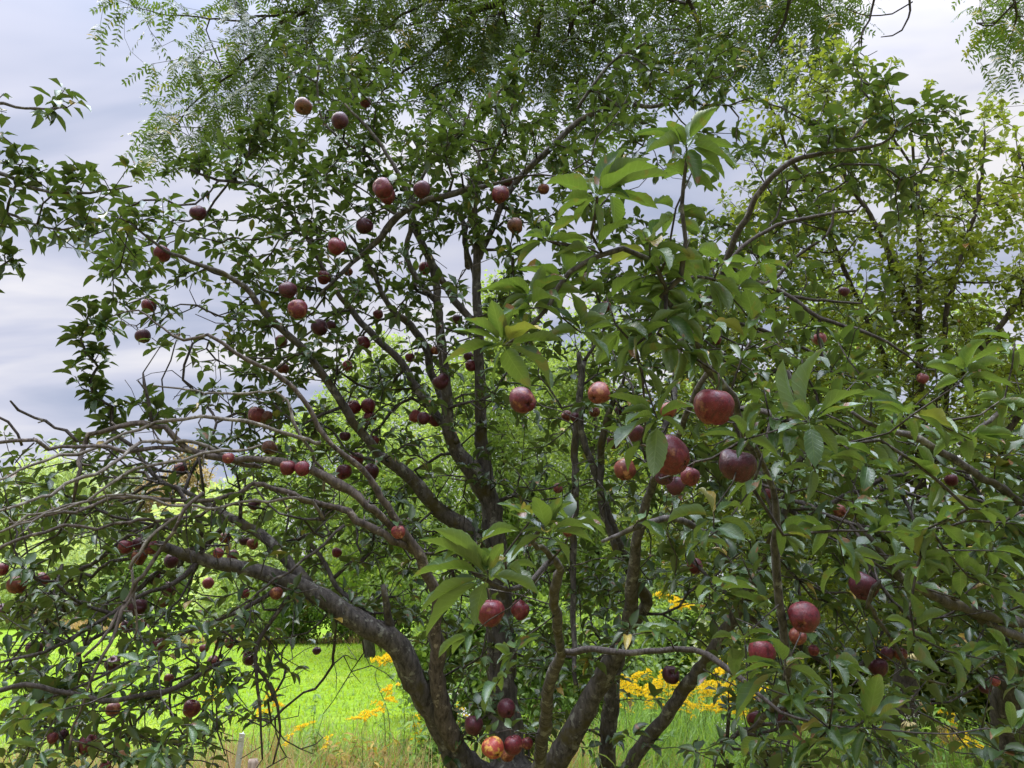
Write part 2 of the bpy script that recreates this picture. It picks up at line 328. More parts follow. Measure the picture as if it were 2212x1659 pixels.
# ------------------------------------------------------------------ ground
def terrain(x, y):
    return .10*np.sin(x*.11+1)*np.clip((y-20)/40, 0, 1)+np.clip((y-60)/200, 0, 1)*1.5
def ground_xy(x, Y):
    z = terrain(0.0, Y); dax = Y*math.cos(PITCH)+(z-1.6)*math.sin(PITCH)
    return np.array([(x-CW/2)/FPX*dax, Y, float(z)])
def build_ground():
    xs = np.concatenate([np.linspace(-400, -40, 10), np.linspace(-36, 36, 49), np.linspace(40, 400, 10)])
    ys = np.concatenate([np.linspace(-40, 0, 8), np.linspace(1, 60, 60), np.linspace(65, 900, 30)])
    X, Y = np.meshgrid(xs, ys); V = np.stack([X, Y, terrain(X, Y)], -1).reshape(-1, 3)
    nx = len(xs); i = np.arange(len(ys)-1)[:, None]*nx+np.arange(nx-1)[None]
    me = mesh_np('ground', V, np.stack([i, i+1, i+nx+1, i+nx], -1).reshape(-1, 4))
    m, N, L = new_mat('meadow_ground')
    tc = N.new('ShaderNodeTexCoord'); sp = N.new('ShaderNodeSeparateXYZ'); L.new(tc.outputs['Object'], sp.inputs[0])
    n1 = N.new('ShaderNodeTexNoise'); L.new(tc.outputs['Object'], n1.inputs[0]); n1.inputs['Scale'].default_value = 5; n1.inputs['Detail'].default_value = 6; n1.inputs['Roughness'].default_value = .7
    cr = N.new('ShaderNodeValToRGB'); L.new(n1.outputs[0], cr.inputs[0]); e = cr.color_ramp.elements
    e[0].position = .3; e[0].color = (.09, .175, .008, 1); e[1].position = .7; e[1].color = (.185, .29, .015, 1)
    n2 = N.new('ShaderNodeTexNoise'); L.new(tc.outputs['Object'], n2.inputs[0]); n2.inputs['Scale'].default_value = .35; n2.inputs['Detail'].default_value = 3
    c2 = N.new('ShaderNodeMix'); c2.data_type = 'RGBA'; mr = N.new('ShaderNodeMapRange'); L.new(n2.outputs[0], mr.inputs[0]); mr.inputs[1].default_value = .52; mr.inputs[2].default_value = .75
    mr.inputs[4].default_value = .5
    L.new(mr.outputs[0], c2.inputs['Factor']); L.new(cr.outputs[0], c2.inputs['A']); c2.inputs['B'].default_value = (.34, .38, .07, 1)
    # unmown margin under the fruit trees and along the far hedge
    near = N.new('ShaderNodeMapRange'); L.new(sp.outputs[1], near.inputs[0]); near.inputs[1].default_value = 8.6; near.inputs[2].default_value = 7.4
    n3 = N.new('ShaderNodeTexNoise'); L.new(tc.outputs['Object'], n3.inputs[0]); n3.inputs['Scale'].default_value = 9; n3.inputs['Detail'].default_value = 6
    c4 = N.new('ShaderNodeValToRGB'); L.new(n3.outputs[0], c4.inputs[0]); q = c4.color_ramp.elements
    q[0].position = .35; q[0].color = (.07, .09, .02, 1); q[1].position = .65; q[1].color = (.24, .19, .07, 1)
    c3 = N.new('ShaderNodeMix'); c3.data_type = 'RGBA'; L.new(near.outputs[0], c3.inputs['Factor']); L.new(c2.outputs['Result'], c3.inputs['A']); L.new(c4.outputs[0], c3.inputs['B'])
    bs = N.new('ShaderNodeBsdfPrincipled'); bs.inputs['Roughness'].default_value = .9; bs.inputs['Specular IOR Level'].default_value = .1; L.new(c3.outputs['Result'], bs.inputs['Base Color'])
    bp = N.new('ShaderNodeBump'); bp.inputs['Strength'].default_value = .5; bp.inputs['Distance'].default_value = .05; L.new(n1.outputs[0], bp.inputs['Height']); L.new(bp.outputs[0], bs.inputs['Normal'])
    o = N.new('ShaderNodeOutputMaterial'); L.new(bs.outputs[0], o.inputs[0])
    tag(link('ground', me, m), kind='structure')
build_ground()

def blades(n, x0, x1, y0, y1, h0, h1, w, lean=.5, power=1.0):
    """upright blades inside a fan of picture columns x0..x1 and distances y0..y1"""
    t = rng.random(n)**power; Y = y0+(y1-y0)*t; X = (x0+(x1-x0)*rng.random(n)-CW/2)/FPX*(Y*math.cos(PITCH)-1.6*math.sin(PITCH))
    base = np.stack([X, Y, terrain(X, Y)-.01], -1)
    a = rng.random(n)*6.28; l = lean*rng.random(n)
    d = np.stack([np.cos(a)*l, np.sin(a)*l, np.ones(n)], -1)
    nr = np.stack([-np.cos(a), -np.sin(a), np.full(n, .3)], -1)+rng.normal(0, .5, (n, 3))
    return base, d, nr, h0+(h1-h0)*rng.random(n)
def build_grass():
    b = Buf()
    base, d, nr, h = blades(60000, -150, 2350, 7.6, 27, .05, .12, .012, .9, 1.5)
    leaves(b, base, d, nr, h, .010+.0008*base[:, 1], bend=.5+.8*rng.random(len(h)), tpl=BLADE)
    tag(b.build('mown_grass', M['grass']), 'bright green mown grass of the field behind the fruit trees', 'grass', kind='stuff')
    b = Buf()
    for n, x0, x1, y0, y1, h0, h1 in ((2600, -100, 560, 5.6, 7.6, .2, .55), (3600, 470, 1330, 5.4, 7.6, .25, .75), (700, 1330, 1700, 6.0, 8.0, .2, .5), (2400, 1700, 2300, 5.0, 7.5, .3, .7)):
        base, d, nr, h = blades(n, x0, x1, y0, y1, h0, h1, .006, .7)
        leaves(b, base, d, nr, h, .008, bend=.3+.9*rng.random(n), tpl=BLADE)
    base, d, nr, h = blades(900, 350, 1050, 26.2, 27.2, .15, .5, .03, .6)
    leaves(b, base, d, nr, h, .035, bend=.3+.6*rng.random(len(h)), tpl=BLADE)
    base, d, nr, h = blades(1500, 100, 300, 36, 40, .2, .6, .03, .6)
    leaves(b, base, d, nr, h, .05, bend=.3+.6*rng.random(len(h)), tpl=BLADE)
    tag(b.build('dry_grass', M['dry']), 'tall tan dry grass along the unmown margin of the field', 'dry grass', kind='stuff')
    b = Buf()
    for n, x0, x1, y0, y1, h0, h1 in ((3000, 1320, 1760, 6.5, 10.5, .3, .75), (4500, 1600, 2300, 5.0, 8.5, .3, .85), (2600, 560, 1320, 6.0, 8.0, .25, .65), (2500, -100, 700, 6.0, 8.2, .15, .4)):
        base, d, nr, h = blades(n, x0, x1, y0, y1, h0, h1, .01, .6)
        leaves(b, base, d, nr, h, .014, bend=.3+.9*rng.random(n), tpl=BLADE)
    tag(b.build('tall_grass', M['weed_leaf']), 'tall green unmown grass and weeds under the fruit trees', 'tall grass', kind='stuff')
build_grass()

# ------------------------------------------------------------------ growth of branches and twigs
def spline(pts, step):
    P = np.asarray(pts, float); n = len(P)
    if n == 2: Q = np.concatenate([P[:1], P, P[-1:]])
    else: Q = np.concatenate([2*P[:1]-P[1:2], P, 2*P[-1:]-P[-2:-1]])
    out = []
    for i in range(n-1):
        p0, p1, p2, p3 = Q[i:i+4]; k = max(1, int(np.linalg.norm(p2[:3]-p1[:3])/step))
        t = (np.arange(k)/k)[:, None]
        out.append(.5*((2*p1)+(p2-p0)*t+(2*p0-5*p1+4*p2-p3)*t*t+(3*p1-p0-3*p2+p3)*t**3))
    out.append(P[-1:]); return np.concatenate(out)

class Tree:
    def __init__(s, step=.05):
        s.P = []; s.par = []; s.fix = []; s.plen = []; s.dir = []; s.step = step
    def limb(s, pts, buf, sides=9, wob=.006, rough=.10, root=True):
        """pts: (x, y, depth, radius in picture units) or world points (X, Y, Z, r, 'w')"""
        W_ = []
        for p in pts:
            if len(p) == 5: W_.append((p[0], p[1], p[2], p[3]))
            else: W_.append((*at(p[0], p[1], p[2]), p[3]/FPX*p[2]*.92))
        Q = spline(W_, s.step*.7); Q[:, 3] = np.maximum(Q[:, 3], .0012)
        k = len(Q); w = np.cumsum(rng.normal(0, 1, (k, 3)), 0); w -= np.linspace(0, 1, k)[:, None]*w[-1]
        Q[:, :3] += w*wob*.5*np.minimum(1, Q[:, 3:]/.01+.4)
        tube(buf, Q[:, :3], Q[:, 3], sides, rough)
        if root:
            T = unit(np.gradient(Q[:, :3], axis=0)); L_ = np.concatenate([[0], np.cumsum(np.linalg.norm(np.diff(Q[:, :3], axis=0), axis=1))])
            for i in range(0, k):
                s.P.append(Q[i, :3]); s.par.append(-1); s.fix.append(Q[i, 3]); s.plen.append(L_[i]*.25); s.dir.append(T[i])
        return Q
    def grow(s, A, buf, tip=.0017, expo=2.35, wlen=.22, jit=.10, turn=.45, rmax=.022, allow=None):
        A = np.asarray(A, float); N = len(A); n0 = len(s.P)
        P = list(s.P); par = list(s.par); plen = list(s.plen); dr = list(s.dir)
        bc = np.full(N, 1e9); bn = np.zeros(N, int); alive = np.ones(N, bool)
        def offer(ids):
            for c0 in range(0, len(ids), 64):
                ii = ids[c0:c0+64]
                Q = np.array([P[i] for i in ii]); D = np.array([dr[i] for i in ii]); pl = np.array([plen[i] for i in ii])
                E = A[None]-Q[:, None]; l = np.linalg.norm(E, axis=2)+1e-9
                cs = (E*D[:, None]).sum(2)/l
                c = l*(1+turn*(1-cs))+wlen*pl[:, None]
                j = c.argmin(0); cm = c[j, np.arange(N)]; up = cm < bc
                bc[up] = cm[up]; bn[up] = np.array(ii)[j[up]]
        offer(list(range(n0)))
        node_of = np.zeros(N, int); axis = np.zeros((N, 3))
        for _ in range(N):
            k = int(np.where(alive, bc, 1e12).argmin()); alive[k] = False; q = bn[k]
            p0 = np.array(P[q]); e = A[k]-p0; l = np.linalg.norm(e)
            m = max(1, int(l/(s.step*1.2))); new = []
            side = unit(np.cross(e, rng.normal(0, 1, 3)))*l*jit*rng.normal()
            d0 = np.array(dr[q]); last = q
            for t in range(1, m+1):
                f = t/m; b = f*(1-f)
                pt = p0+e*f+side*b*2.2+d0*l*b*.45+np.array([0, 0, -.12*l*b])
                if t < m: pt = pt+rng.normal(0, .0045, 3)
                else: pt = A[k]
                P.append(pt); par.append(last); dr.append(unit(pt-P[last])); plen.append(plen[last]+np.linalg.norm(pt-P[last]))
                last = len(P)-1; new.append(last)
            node_of[k] = last; axis[k] = dr[last]; offer(new)
        n = len(P); w = np.zeros(n); kids = [[] for _ in range(n)]
        for k in range(N): w[node_of[k]] += tip**expo
        for i in range(n-1, n0-1, -1):
            if w[i] == 0: w[i] = tip**expo
            w[par[i]] += w[i]; kids[par[i]].append(i)
        rad = np.minimum(w**(1/expo), rmax)
        for i in range(n0): rad[i] = s.fix[i]
        for i in range(n0, n):
            if par[i] < n0: rad[i] = min(rad[i], .75*s.fix[par[i]])
            else: rad[i] = min(rad[i], rad[par[i]])
        done = np.zeros(n, bool)
        for i in range(n0, n):
            if done[i]: continue
            ch = [par[i]]; j = i
            while True:
                ch.append(j); done[j] = True
                ks = [q for q in kids[j] if not done[q]]
                if not ks: break
                j = max(ks, key=lambda q: w[q])
            rr = rad[ch].copy(); rr[0] = min(rr[0], rr[1]*1.25); pts = np.array([P[c] for c in ch])
            if par[i] < 0: continue
            tube(buf, pts, rr, 6 if rr[1] > .006 else (4 if rr[1] > .003 else 3), .12)
        s.P, s.par, s.plen, s.dir = P, par, plen, dr; s.fix = list(rad)
        return axis

_ck = unit(rng.normal(0, 1, (7, 3))); _cp = rng.random(7)*6.28
def clump(P, sc):
    """uneven growth: dense sprays with gaps between them"""
    s = sum(np.cos((P@k)*6.28/sc*(.7+.15*i)+p) for i, (k, p) in enumerate(zip(_ck, _cp)))/7
    return np.clip(1+4.4*s, .03, 2.9)
def grid_sample(rows, k, dfun, cell=100.0, sc=.42):
    G = np.array([[int(c) for c in r] for r in rows], float); out = []
    H, Wd = G.shape
    n = int(G.sum()*k*16)+10
    y = rng.random(n)*H*cell; x = rng.random(n)*Wd*cell
    gx = np.clip(x/cell-.5, 0, Wd-1.001); gy = np.clip(y/cell-.5, 0, H-1.001)
    ix, iy = gx.astype(int), gy.astype(int); fx, fy = gx-ix, gy-iy
    v = G[iy, ix]*(1-fx)*(1-fy)+G[iy, ix+1]*fx*(1-fy)+G[iy+1, ix]*(1-fx)*fy+G[iy+1, ix+1]*fx*fy
    v = np.where(G[np.clip((y/cell).astype(int), 0, H-1), np.clip((x/cell).astype(int), 0, Wd-1)] == 0, v*.35, v)
    d = dfun(x, y); v = v*clump(at_many(x, y, d), sc)
    dens = v*k*H*Wd/n*(d/3.3)**2
    keep = rng.random(n) < dens
    return x[keep], y[keep], d[keep]

# ------------------------------------------------------------------ apples
#  (x, y, size in picture units, kind, depth or 0 for from its size, label)
APPLES = [
(655,230,36,'b',0,'wrinkled brown apple at the top left of the crown, above the two dark apples'),
(735,262,36,'d',0,'round dark maroon apple high in the crown, just below a half hidden red one'),
(790,222,24,'r',3.8,'half hidden red apple in the leaves near the top of the crown'),
(826,407,42,'r',0,'larger red apple, front one of a touching pair near the crossing upper limbs'),
(836,424,36,'r',3.3,'red apple tucked behind and below a larger one near the crossing upper limbs'),
(912,410,37,'d',0,'dark red apple above the fork of the upper cross limb'),
(1095,392,25,'d',0,'small dark apple right on top of a lighter red one, under the upper right limb'),
(1081,421,36,'r',0,'red apple directly under a small dark one, left of the sky gap'),
(1174,409,24,'o',0,'rusty half rotten apple by the sky gap, left of the foreground leaves'),
(1112,488,34,'b',0,'brown rotten apple hanging below the upper cross limb'),
(428,461,34,'d',0,'dark apple alone under the leafy limb tip at upper left'),
(350,548,33,'r',0,'red apple in the dark leaf clump at the left, highest of its three'),
(322,661,31,'r',0,'red apple at the underside of the dark left leaf clump, against the sky'),
(309,727,31,'d',0,'dark red apple with a torn top hanging from a bare twig against the left sky'),
(727,534,38,'r',0,'red apple half covered by a leaf, left of the upper crossing limbs'),
(787,490,34,'d',0,'very dark apple deep in leaves left of the crossing upper limbs'),
(918,580,28,'r',0,'small red apple between two thin upright stems in the crown centre'),
(700,600,29,'r',0,'half hidden red apple in the middle left leaves, right of a wrinkled dark one'),
(622,627,38,'d',0,'wrinkled dark purple apple in the middle left leaves'),
(643,668,40,'r',0,'red apple crossed by a leaf, just below a wrinkled dark apple'),
(690,708,34,'d',0,'smooth dark red apple beside a mossy diagonal limb'),
(715,703,20,'d',3.7,'small dark apple peeking out behind a smooth dark red one'),
(607,738,27,'o',3.8,'dull rusty apple in shade just left of a long diagonal limb'),
(785,741,28,'r',0,'small bright red apple on the dark diagonal stem below the crown centre'),
(817,679,22,'r',3.8,'small red apple under a leaf by the lichen covered bent limb'),
(752,587,20,'o',3.8,'small orange red apple in leaves below a red one covered by a leaf'),
(750,790,22,'p',3.8,'pale pinkish apple beside a thin hanging twig'),
(952,825,35,'d',0,'purple red apple on the upright stem in the middle of the tree'),
(764,881,30,'r',0,'left apple of a cluster of three bright red ones beside the thin upright stem'),
(795,877,31,'r',0,'upper right apple of a cluster of three bright red ones'),
(799,904,29,'r',0,'lowest apple of a cluster of three bright red ones'),
(898,900,28,'p',0,'dull pinkish apple, left one of a row of three on a cross limb'),
(915,904,26,'d',3.6,'dark red apple, middle of a row of three on a cross limb'),
(940,907,29,'r',0,'bright red apple, right one of a row of three on a cross limb'),
(555,897,36,'p',0,'pale rosy apple just under an arching bare whip'),
(576,902,30,'b',3.3,'brownish apple tucked behind a pale rosy one under the bare whip'),
(583,968,33,'b',0,'pitted brown and pink apple hanging below the arching bare whips'),
(622,1011,32,'r',2.72,'left apple of a touching red pair above the thick dead limb'),
(653,1013,32,'r',2.7,'right apple of a touching red pair above the thick dead limb'),
(743,1020,32,'r',0,'red apple, lower left one of three spread around a slanting dead branch'),
(769,993,31,'r',0,'red apple, topmost of three spread around a slanting dead branch'),
(801,1019,34,'d',0,'dark dull red apple, right one of three beside a grey limb'),
(808,953,24,'r',3.7,'half hidden red apple just below the thick grey cross limb'),
(746,943,22,'d',3.7,'small dark apple in leaves under the bright red cluster of three'),
(391,1013,26,'r',0,'small red apple half behind the dead twig tangle at left'),
(493,990,24,'p',2.62,'little pink apple caught among crossing dead branches'),
(550,1090,26,'d',0,'dark apple under the thick dead limb in the left tangle'),
(612,797,24,'o',3.8,'dull rusty apple behind a slanting pale dead branch'),
(886,773,20,'r',3.9,'small shaded red apple behind the sloping centre stems'),
(940,757,20,'o',3.9,'small orange apple against the bright trees between two stems'),
(988,690,22,'d',3.8,'small dark apple with a leaf over it right of the thin upright stem'),
(1017,790,24,'r',3.7,'lower red apple of a small hidden pair left of the grey upright trunk'),
(1012,770,20,'d',3.8,'upper dark apple of a small hidden pair left of the grey upright trunk'),
(1129,865,54,'r',0,'large lumpy red apple alone in front of the bright background trees'),
(1294,850,49,'o',0,'lopsided dusky brown red apple hanging before the thin grey stems'),
(1225,900,25,'o',0,'rusty apple, left one of a tiny pair under the lopsided dusky apple'),
(1241,902,20,'d',3.3,'tiny dark apple, right one of a pair against a thin grey stem'),
(1285,890,23,'o',3.6,'small rusty apple directly below the lopsided dusky one'),
(1338,887,22,'d',3.4,'small dark apple half hidden behind leaf edges right of the dusky lopsided apple'),
(1325,956,27,'r',0,'red apple cut by a leaf at the foot of a short grey upright stem'),
(1350,1014,47,'o',0,'rough mottled orange red apple left of the largest apples'),
(1205,1055,21,'p',3.7,'small pink apple above the foreground leaf spray in the centre'),
(1448,985,86,'r',1.45,'very large dusty red apple crossed by a leaf, left one of the biggest apples'),
(1437,1028,38,'d',1.75,'small dark apple behind the lower left of a very large dusty red one'),
(1490,1030,40,'r',1.6,'glossy red apple on a thin twig between the two biggest hanging apples'),
(1460,1050,40,'d',1.9,'shaded dark red apple under the largest apples, lowest of that cluster'),
(1541,880,84,'r',1.45,'very large pale red apple with leaves across its lower half'),
(1372,935,38,'d',1.9,'shaded red apple behind leaves above the very large dusty red one'),
(1444,887,34,'o',1.9,'orange red apple tucked behind a leaf left of the very large pale one'),
(1592,1007,74,'d',1.5,'large dark crimson apple, right one of the biggest apples'),
(1310,662,22,'r',3.4,'small red apple behind foreground leaves below the sky gap'),
(1822,630,22,'d',3.5,'small shrivelled dark apple in the thin branches at upper right'),
(1770,733,29,'p',0,'rosy apple with a dark pit hanging in the branches at right'),
(1993,818,24,'p',2.8,'bright pink apple under curled pale leaves at the far right'),
(1655,1068,24,'r',2.2,'small red apple below the large dark crimson one'),
(1812,1105,28,'o',3.0,'small rusty apple under drooping leaves in the right half'),
(2055,1038,26,'r',2.9,'dull red apple behind upright leaves at the right edge'),
(1548,735,20,'r',2.9,'small pink red apple glimpsed between foreground leaves above the pale large one'),
(1502,1223,34,'r',0,'small lumpy red apple in the shade below the biggest apples'),
(1867,1267,56,'d',0,'big dark red apple with a leaf across it, at right beside the sloping limb'),
(1735,1334,64,'r',0,'big flattened dark red apple with yellow flecks beside the thin upright stem'),
(1722,1375,36,'o',2.0,'orange apple partly hidden right below the big flecked one'),
(1645,1412,58,'r',2.0,'red apple almost covered by foreground leaves at lower right'),
(1917,1411,28,'d',2.9,'small dark apple, left one of a pair split by a sloping twig at lower right'),
(1945,1413,27,'o',2.9,'small rusty apple, right one of a pair split by a sloping twig at lower right'),
(1897,1442,40,'d',0,'round maroon apple below the pair split by a sloping twig'),
(1449,1458,38,'d',0,'dark apple half covered by a leaf above the right hand trunk'),
(1632,1554,36,'r',0,'red apple near the bottom right leaves, left one of two'),
(1682,1550,36,'d',2.9,'shaded dark apple near the bottom right leaves, right one of two'),
(1758,1405,22,'r',2.4,'small red apple glimpsed between leaves below the big flecked one'),
(1060,1325,60,'r',0,'big deep red apple with a pale leaf on top in the lower centre'),
(1123,1318,38,'r',0,'smaller red apple with a dark rot spot right of the big deep red one'),
(1094,1531,38,'d',0,'round dark purple apple above the cluster at the trunk'),
(1023,1568,40,'d',0,'dark red apple with a leaf over its top left corner near the trunk'),
(1066,1616,46,'y',0,'yellow and red lumpy apple at the bottom centre'),
(1109,1610,38,'r',2.6,'bright red apple beside the yellow and red one at the bottom centre'),
(1139,1606,25,'r',2.7,'small red apple, rightmost of the bottom centre cluster'),
(1096,1628,34,'o',2.75,'rusty apple hanging lowest and behind in the bottom centre cluster'),
(1226,1148,24,'r',1.5,'small red apple half under the foreground leaf spray in the centre'),
(860,1150,28,'p',2.86,'dull pink apple at the fork of the peeling dead limb'),
(271,1182,29,'r',2.74,'red apple, left one of a cluster at the end of the grey limb'),
(300,1174,26,'d',2.78,'dark apple in the middle of the cluster at the end of the grey limb'),
(327,1183,30,'r',2.72,'bright red apple, right one of the cluster at the end of the grey limb'),
(300,1203,36,'o',0,'orange red apple, lowest of the cluster at the end of the grey limb'),
(370,1212,30,'d',0,'dark red apple hanging below the tip of the grey limb'),
(486,1162,25,'o',0,'mottled apple above the grey limb between its two forks'),
(528,1168,24,'d',0,'dark rusty apple in the crotch of the forked grey limb'),
(546,1176,24,'o',3.7,'shrivelled rusty apple right beside a dark one in the limb crotch'),
(503,1201,25,'r',0,'bright red apple sitting on top of the grey limb'),
(471,1195,22,'p',2.9,'small pink apple just left of a bright red one on the grey limb'),
(727,1194,22,'r',3.7,'small red apple at the left of the big peeled trunk, above the thick limb'),
(36,1265,38,'o',0,'orange red apple at the left edge below dark leaves'),
(92,1252,28,'r',0,'dark pink apple just right of an orange red one at the left edge'),
(3,1230,26,'r',3.0,'red apple cut by the left picture edge above another cut one'),
(4,1321,34,'d',0,'dark apple cut by the left picture edge, the lower of two'),
(365,1274,31,'d',0,'dark red apple lit from above, hanging below the grey limb'),
(335,1251,26,'d',3.4,'shaded dark apple just up and left of one hanging below the grey limb'),
(450,1260,24,'p',0,'small rosy apple with a leaf over its top under the grey limb'),
(353,1302,22,'b',3.6,'pale yellow brown rotten apple in the left tangle'),
(297,1313,37,'d',0,'dark apple with a tan scar crossed by a hanging dead twig'),
(276,1353,28,'d',0,'dark red apple left of the hanging dead twig end'),
(304,1349,24,'r',3.5,'half hidden red apple right of the hanging dead twig end'),
(343,1392,28,'d',2.6,'dark apple under a leaf at the edge of the grass gap'),
(75,1402,33,'d',0,'very dark apple at the lower left among black twigs'),
(597,1282,27,'o',2.92,'rusty apple hidden under the thick fork of the grey limb'),
(528,1282,22,'p',3.6,'small pale pink apple below the middle of the grey limb'),
(496,1389,22,'r',3.6,'small red apple above the dark round one near the grass'),
(540,1422,31,'d',0,'round purple red apple against the bright grass'),
(460,1431,27,'r',0,'red apple on top of a bare sloping branch near the grass'),
(441,1401,19,'p',3.7,'tiny pink apple in leaves up and left of the one on the sloping branch'),
(365,1467,22,'o',3.6,'small shaded rusty apple left of a sloping bare branch end'),
(242,1434,30,'d',0,'blackish apple in deep shade at lower left'),
(414,1531,35,'r',0,'bright red striped apple in front of the grass at lower left'),
(245,1533,30,'o',0,'orange red apple half behind a leaf at lower left'),
(113,1595,23,'r',2.8,'small bright red apple, left one of a pair near the bottom left corner'),
(137,1588,22,'d',2.9,'shaded dark apple, right one of a pair near the bottom left corner'),
(190,1611,42,'r',0,'red apple under a leaf at the bottom left, right of the small pair'),
(228,1656,22,'p',2.9,'pale red apple cut by the bottom picture edge at left'),
(684,1406,18,'d',3.8,'tiny dark apple at the right tip of a leafy twig above the grass'),
(2128,1487,24,'d',2.9,'dark shaded apple at the lower right edge under leaves'),
(2150,1472,20,'p',2.55,'small pink apple at the lower right beside the dark tree trunk'),
]
def apple_mesh(name, seed, lump):
    r = np.random.default_rng(seed); nu, nv = 22, 28
    ph = np.linspace(0.04, math.pi-.04, nu)[:, None]; th = np.linspace(0, 2*math.pi, nv, endpoint=False)[None]
    rho = np.sin(ph)**.92*(1+.10*np.cos(ph))
    z = np.cos(ph)*.98
    low = np.clip(-np.cos(ph), 0, 1)**2
    rho = rho*(1+.055*low*np.cos(5*th+1))
    z = z-.34*np.exp(-(rho/.26)**2)*(np.cos(ph) > 0)+(.24+.05*np.cos(5*th+1))*np.exp(-(rho/.24)**2)*(np.cos(ph) < 0)
    z = z+.05*low*np.cos(5*th+1)*np.clip(rho*2, 0, 1)
    x, y = rho*np.cos(th), rho*np.sin(th); z = z*np.ones_like(th)
    V = np.stack([x, y, z], -1)
    U = unit(V)
    for _ in range(9):
        c = unit(r.normal(0, 1, 3)); s = .25+.5*r.random(); a = 1.7*lump*(r.random()*1.6-1.0)
        V = V+U*(a*np.exp(-((U-c)**2).sum(-1)/s**2))[..., None]
    for _ in range(2 if lump > .1 else 1):
        c = unit(np.array([r.normal(), r.normal(), r.normal()*.7])); s = .14+.06*r.random()
        V = V-U*(.20*np.exp(-((U-c)**2).sum(-1)/s**2))[..., None]
    V[..., 0] *= 1+.10*r.normal()*.6; V[..., 2] *= .86+.10*r.random()
    V = V.reshape(-1, 3); V -= (V.max(0)+V.min(0))/2; V /= (V.max(0)-V.min(0)); V *= np.array([1, .94+.10*r.random(), .86+.10*r.random()])
    i = np.arange(nu-1)[:, None]*nv; j = np.arange(nv)[None]; k = (j+1) % nv
    Q = np.stack([i+j, i+nv+j, i+nv+k, i+k], -1).reshape(-1, 4)
    V = np.concatenate([V, [[0, 0, V[:nv, 2].mean()], [0, 0, V[-nv:, 2].mean()]]]); n = nu*nv
    T = [[n, q, (q+1) % nv] for q in range(nv)]+[[n+1, n-nv+(q+1) % nv, n-nv+q] for q in range(nv)]
    return mesh_np(name, V, Q, T), V[n, 2], V[n+1, 2]
def build_apples():
    kinds = {}
    for key in 'rdopby':
        for q in range(4):
            lump = {'b': .17, 'y': .15}.get(key, (.05, .09, .13, .16)[q])
            me, zt, zb = apple_mesh('apple_skin', ord(key)*10+q, lump); me.materials.append(M['apple_'+key])
            kinds[key, q] = (me, zt, zb)
    st = []
    for q in range(3):
        b = Buf(); r = np.random.default_rng(q)
        P = np.array([[0, 0, 0], [.02, .01, .12], [.05+.05*r.random(), .03, .30], [.10*r.random(), .08, .52]]); tube(b, P, [.022, .018, .018, .03], 5); me = b.mesh('stalk'); me.materials.append(M['stalk']); st.append(me)
    b = Buf(); a = np.arange(5)*2*math.pi/5
    leaves(b, np.stack([.02*np.cos(a), .02*np.sin(a), 0*a], -1), np.stack([np.cos(a), np.sin(a), -.9+0*a], -1), np.stack([0*a, 0*a, -1+0*a], -1)+.3, .11, .06, bend=-.8, tpl=LANCE)
    cal = b.mesh('calyx'); cal.materials.append(M['calyx'])
    tops = []; info = []
    for i, (x, y, px, kind, d, lab) in enumerate(APPLES):
        if not d: d = float(np.clip(.071*FPX/px, 1.3, 3.75))
        D = px*d/FPX*1.05; c = at(x, y, d)
        me, zt, zb = kinds[kind, i % 4 if px < 44 else 2+i % 2]
        o = bpy.data.objects.new('apple', me); COL.objects.link(o)
        o.location = c; o.scale = (D, D, D*(1.0 if kind != 'b' else .9))
        low = any(w in lab for w in ('lumpy', 'flattened', 'front one', 'lopsided', 'very large dusty', 'blossom'))
        o.rotation_euler = (rng.normal(-.9 if low else -.25, .12 if low else .38), rng.normal(0, .38), rng.random()*6.28)
        tag(o, lab, 'apple', 'apples hanging in the apple tree')
        s = bpy.data.objects.new('stalk', st[i % 3]); COL.objects.link(s); s.parent = o; s.location = (0, 0, zt-.01)
        if px >= 26:
            s = bpy.data.objects.new('calyx', cal); COL.objects.link(s); s.parent = o; s.location = (0, 0, zb+.01)
        Rm = o.rotation_euler.to_matrix(); t = Rm@Vector((.05, .08, zt+.5)); tops.append(c+np.array(t)*D)
        info.append((x, y, px, d))
    return np.array(tops), np.array(info)
APPLE_TOPS, APPLE_INFO = build_apples()
def clear_of_apples(P, Dm, keep=.2, grow=.2):
    """which leaves may stay: those whose middle does not hide an apple"""
    x, y, d = project(P+Dm*.5); ok = np.ones(len(P), bool)
    lp = np.linalg.norm(Dm, axis=1)*FPX/np.maximum(d, .2)
    for ax, ay, px, ad in APPLE_INFO:
        h = (np.hypot(x-ax, y-ay) < px*.5+grow*lp) & (d < ad+.04)
        ok &= ~(h & (rng.random(len(P)) > keep))
    return ok

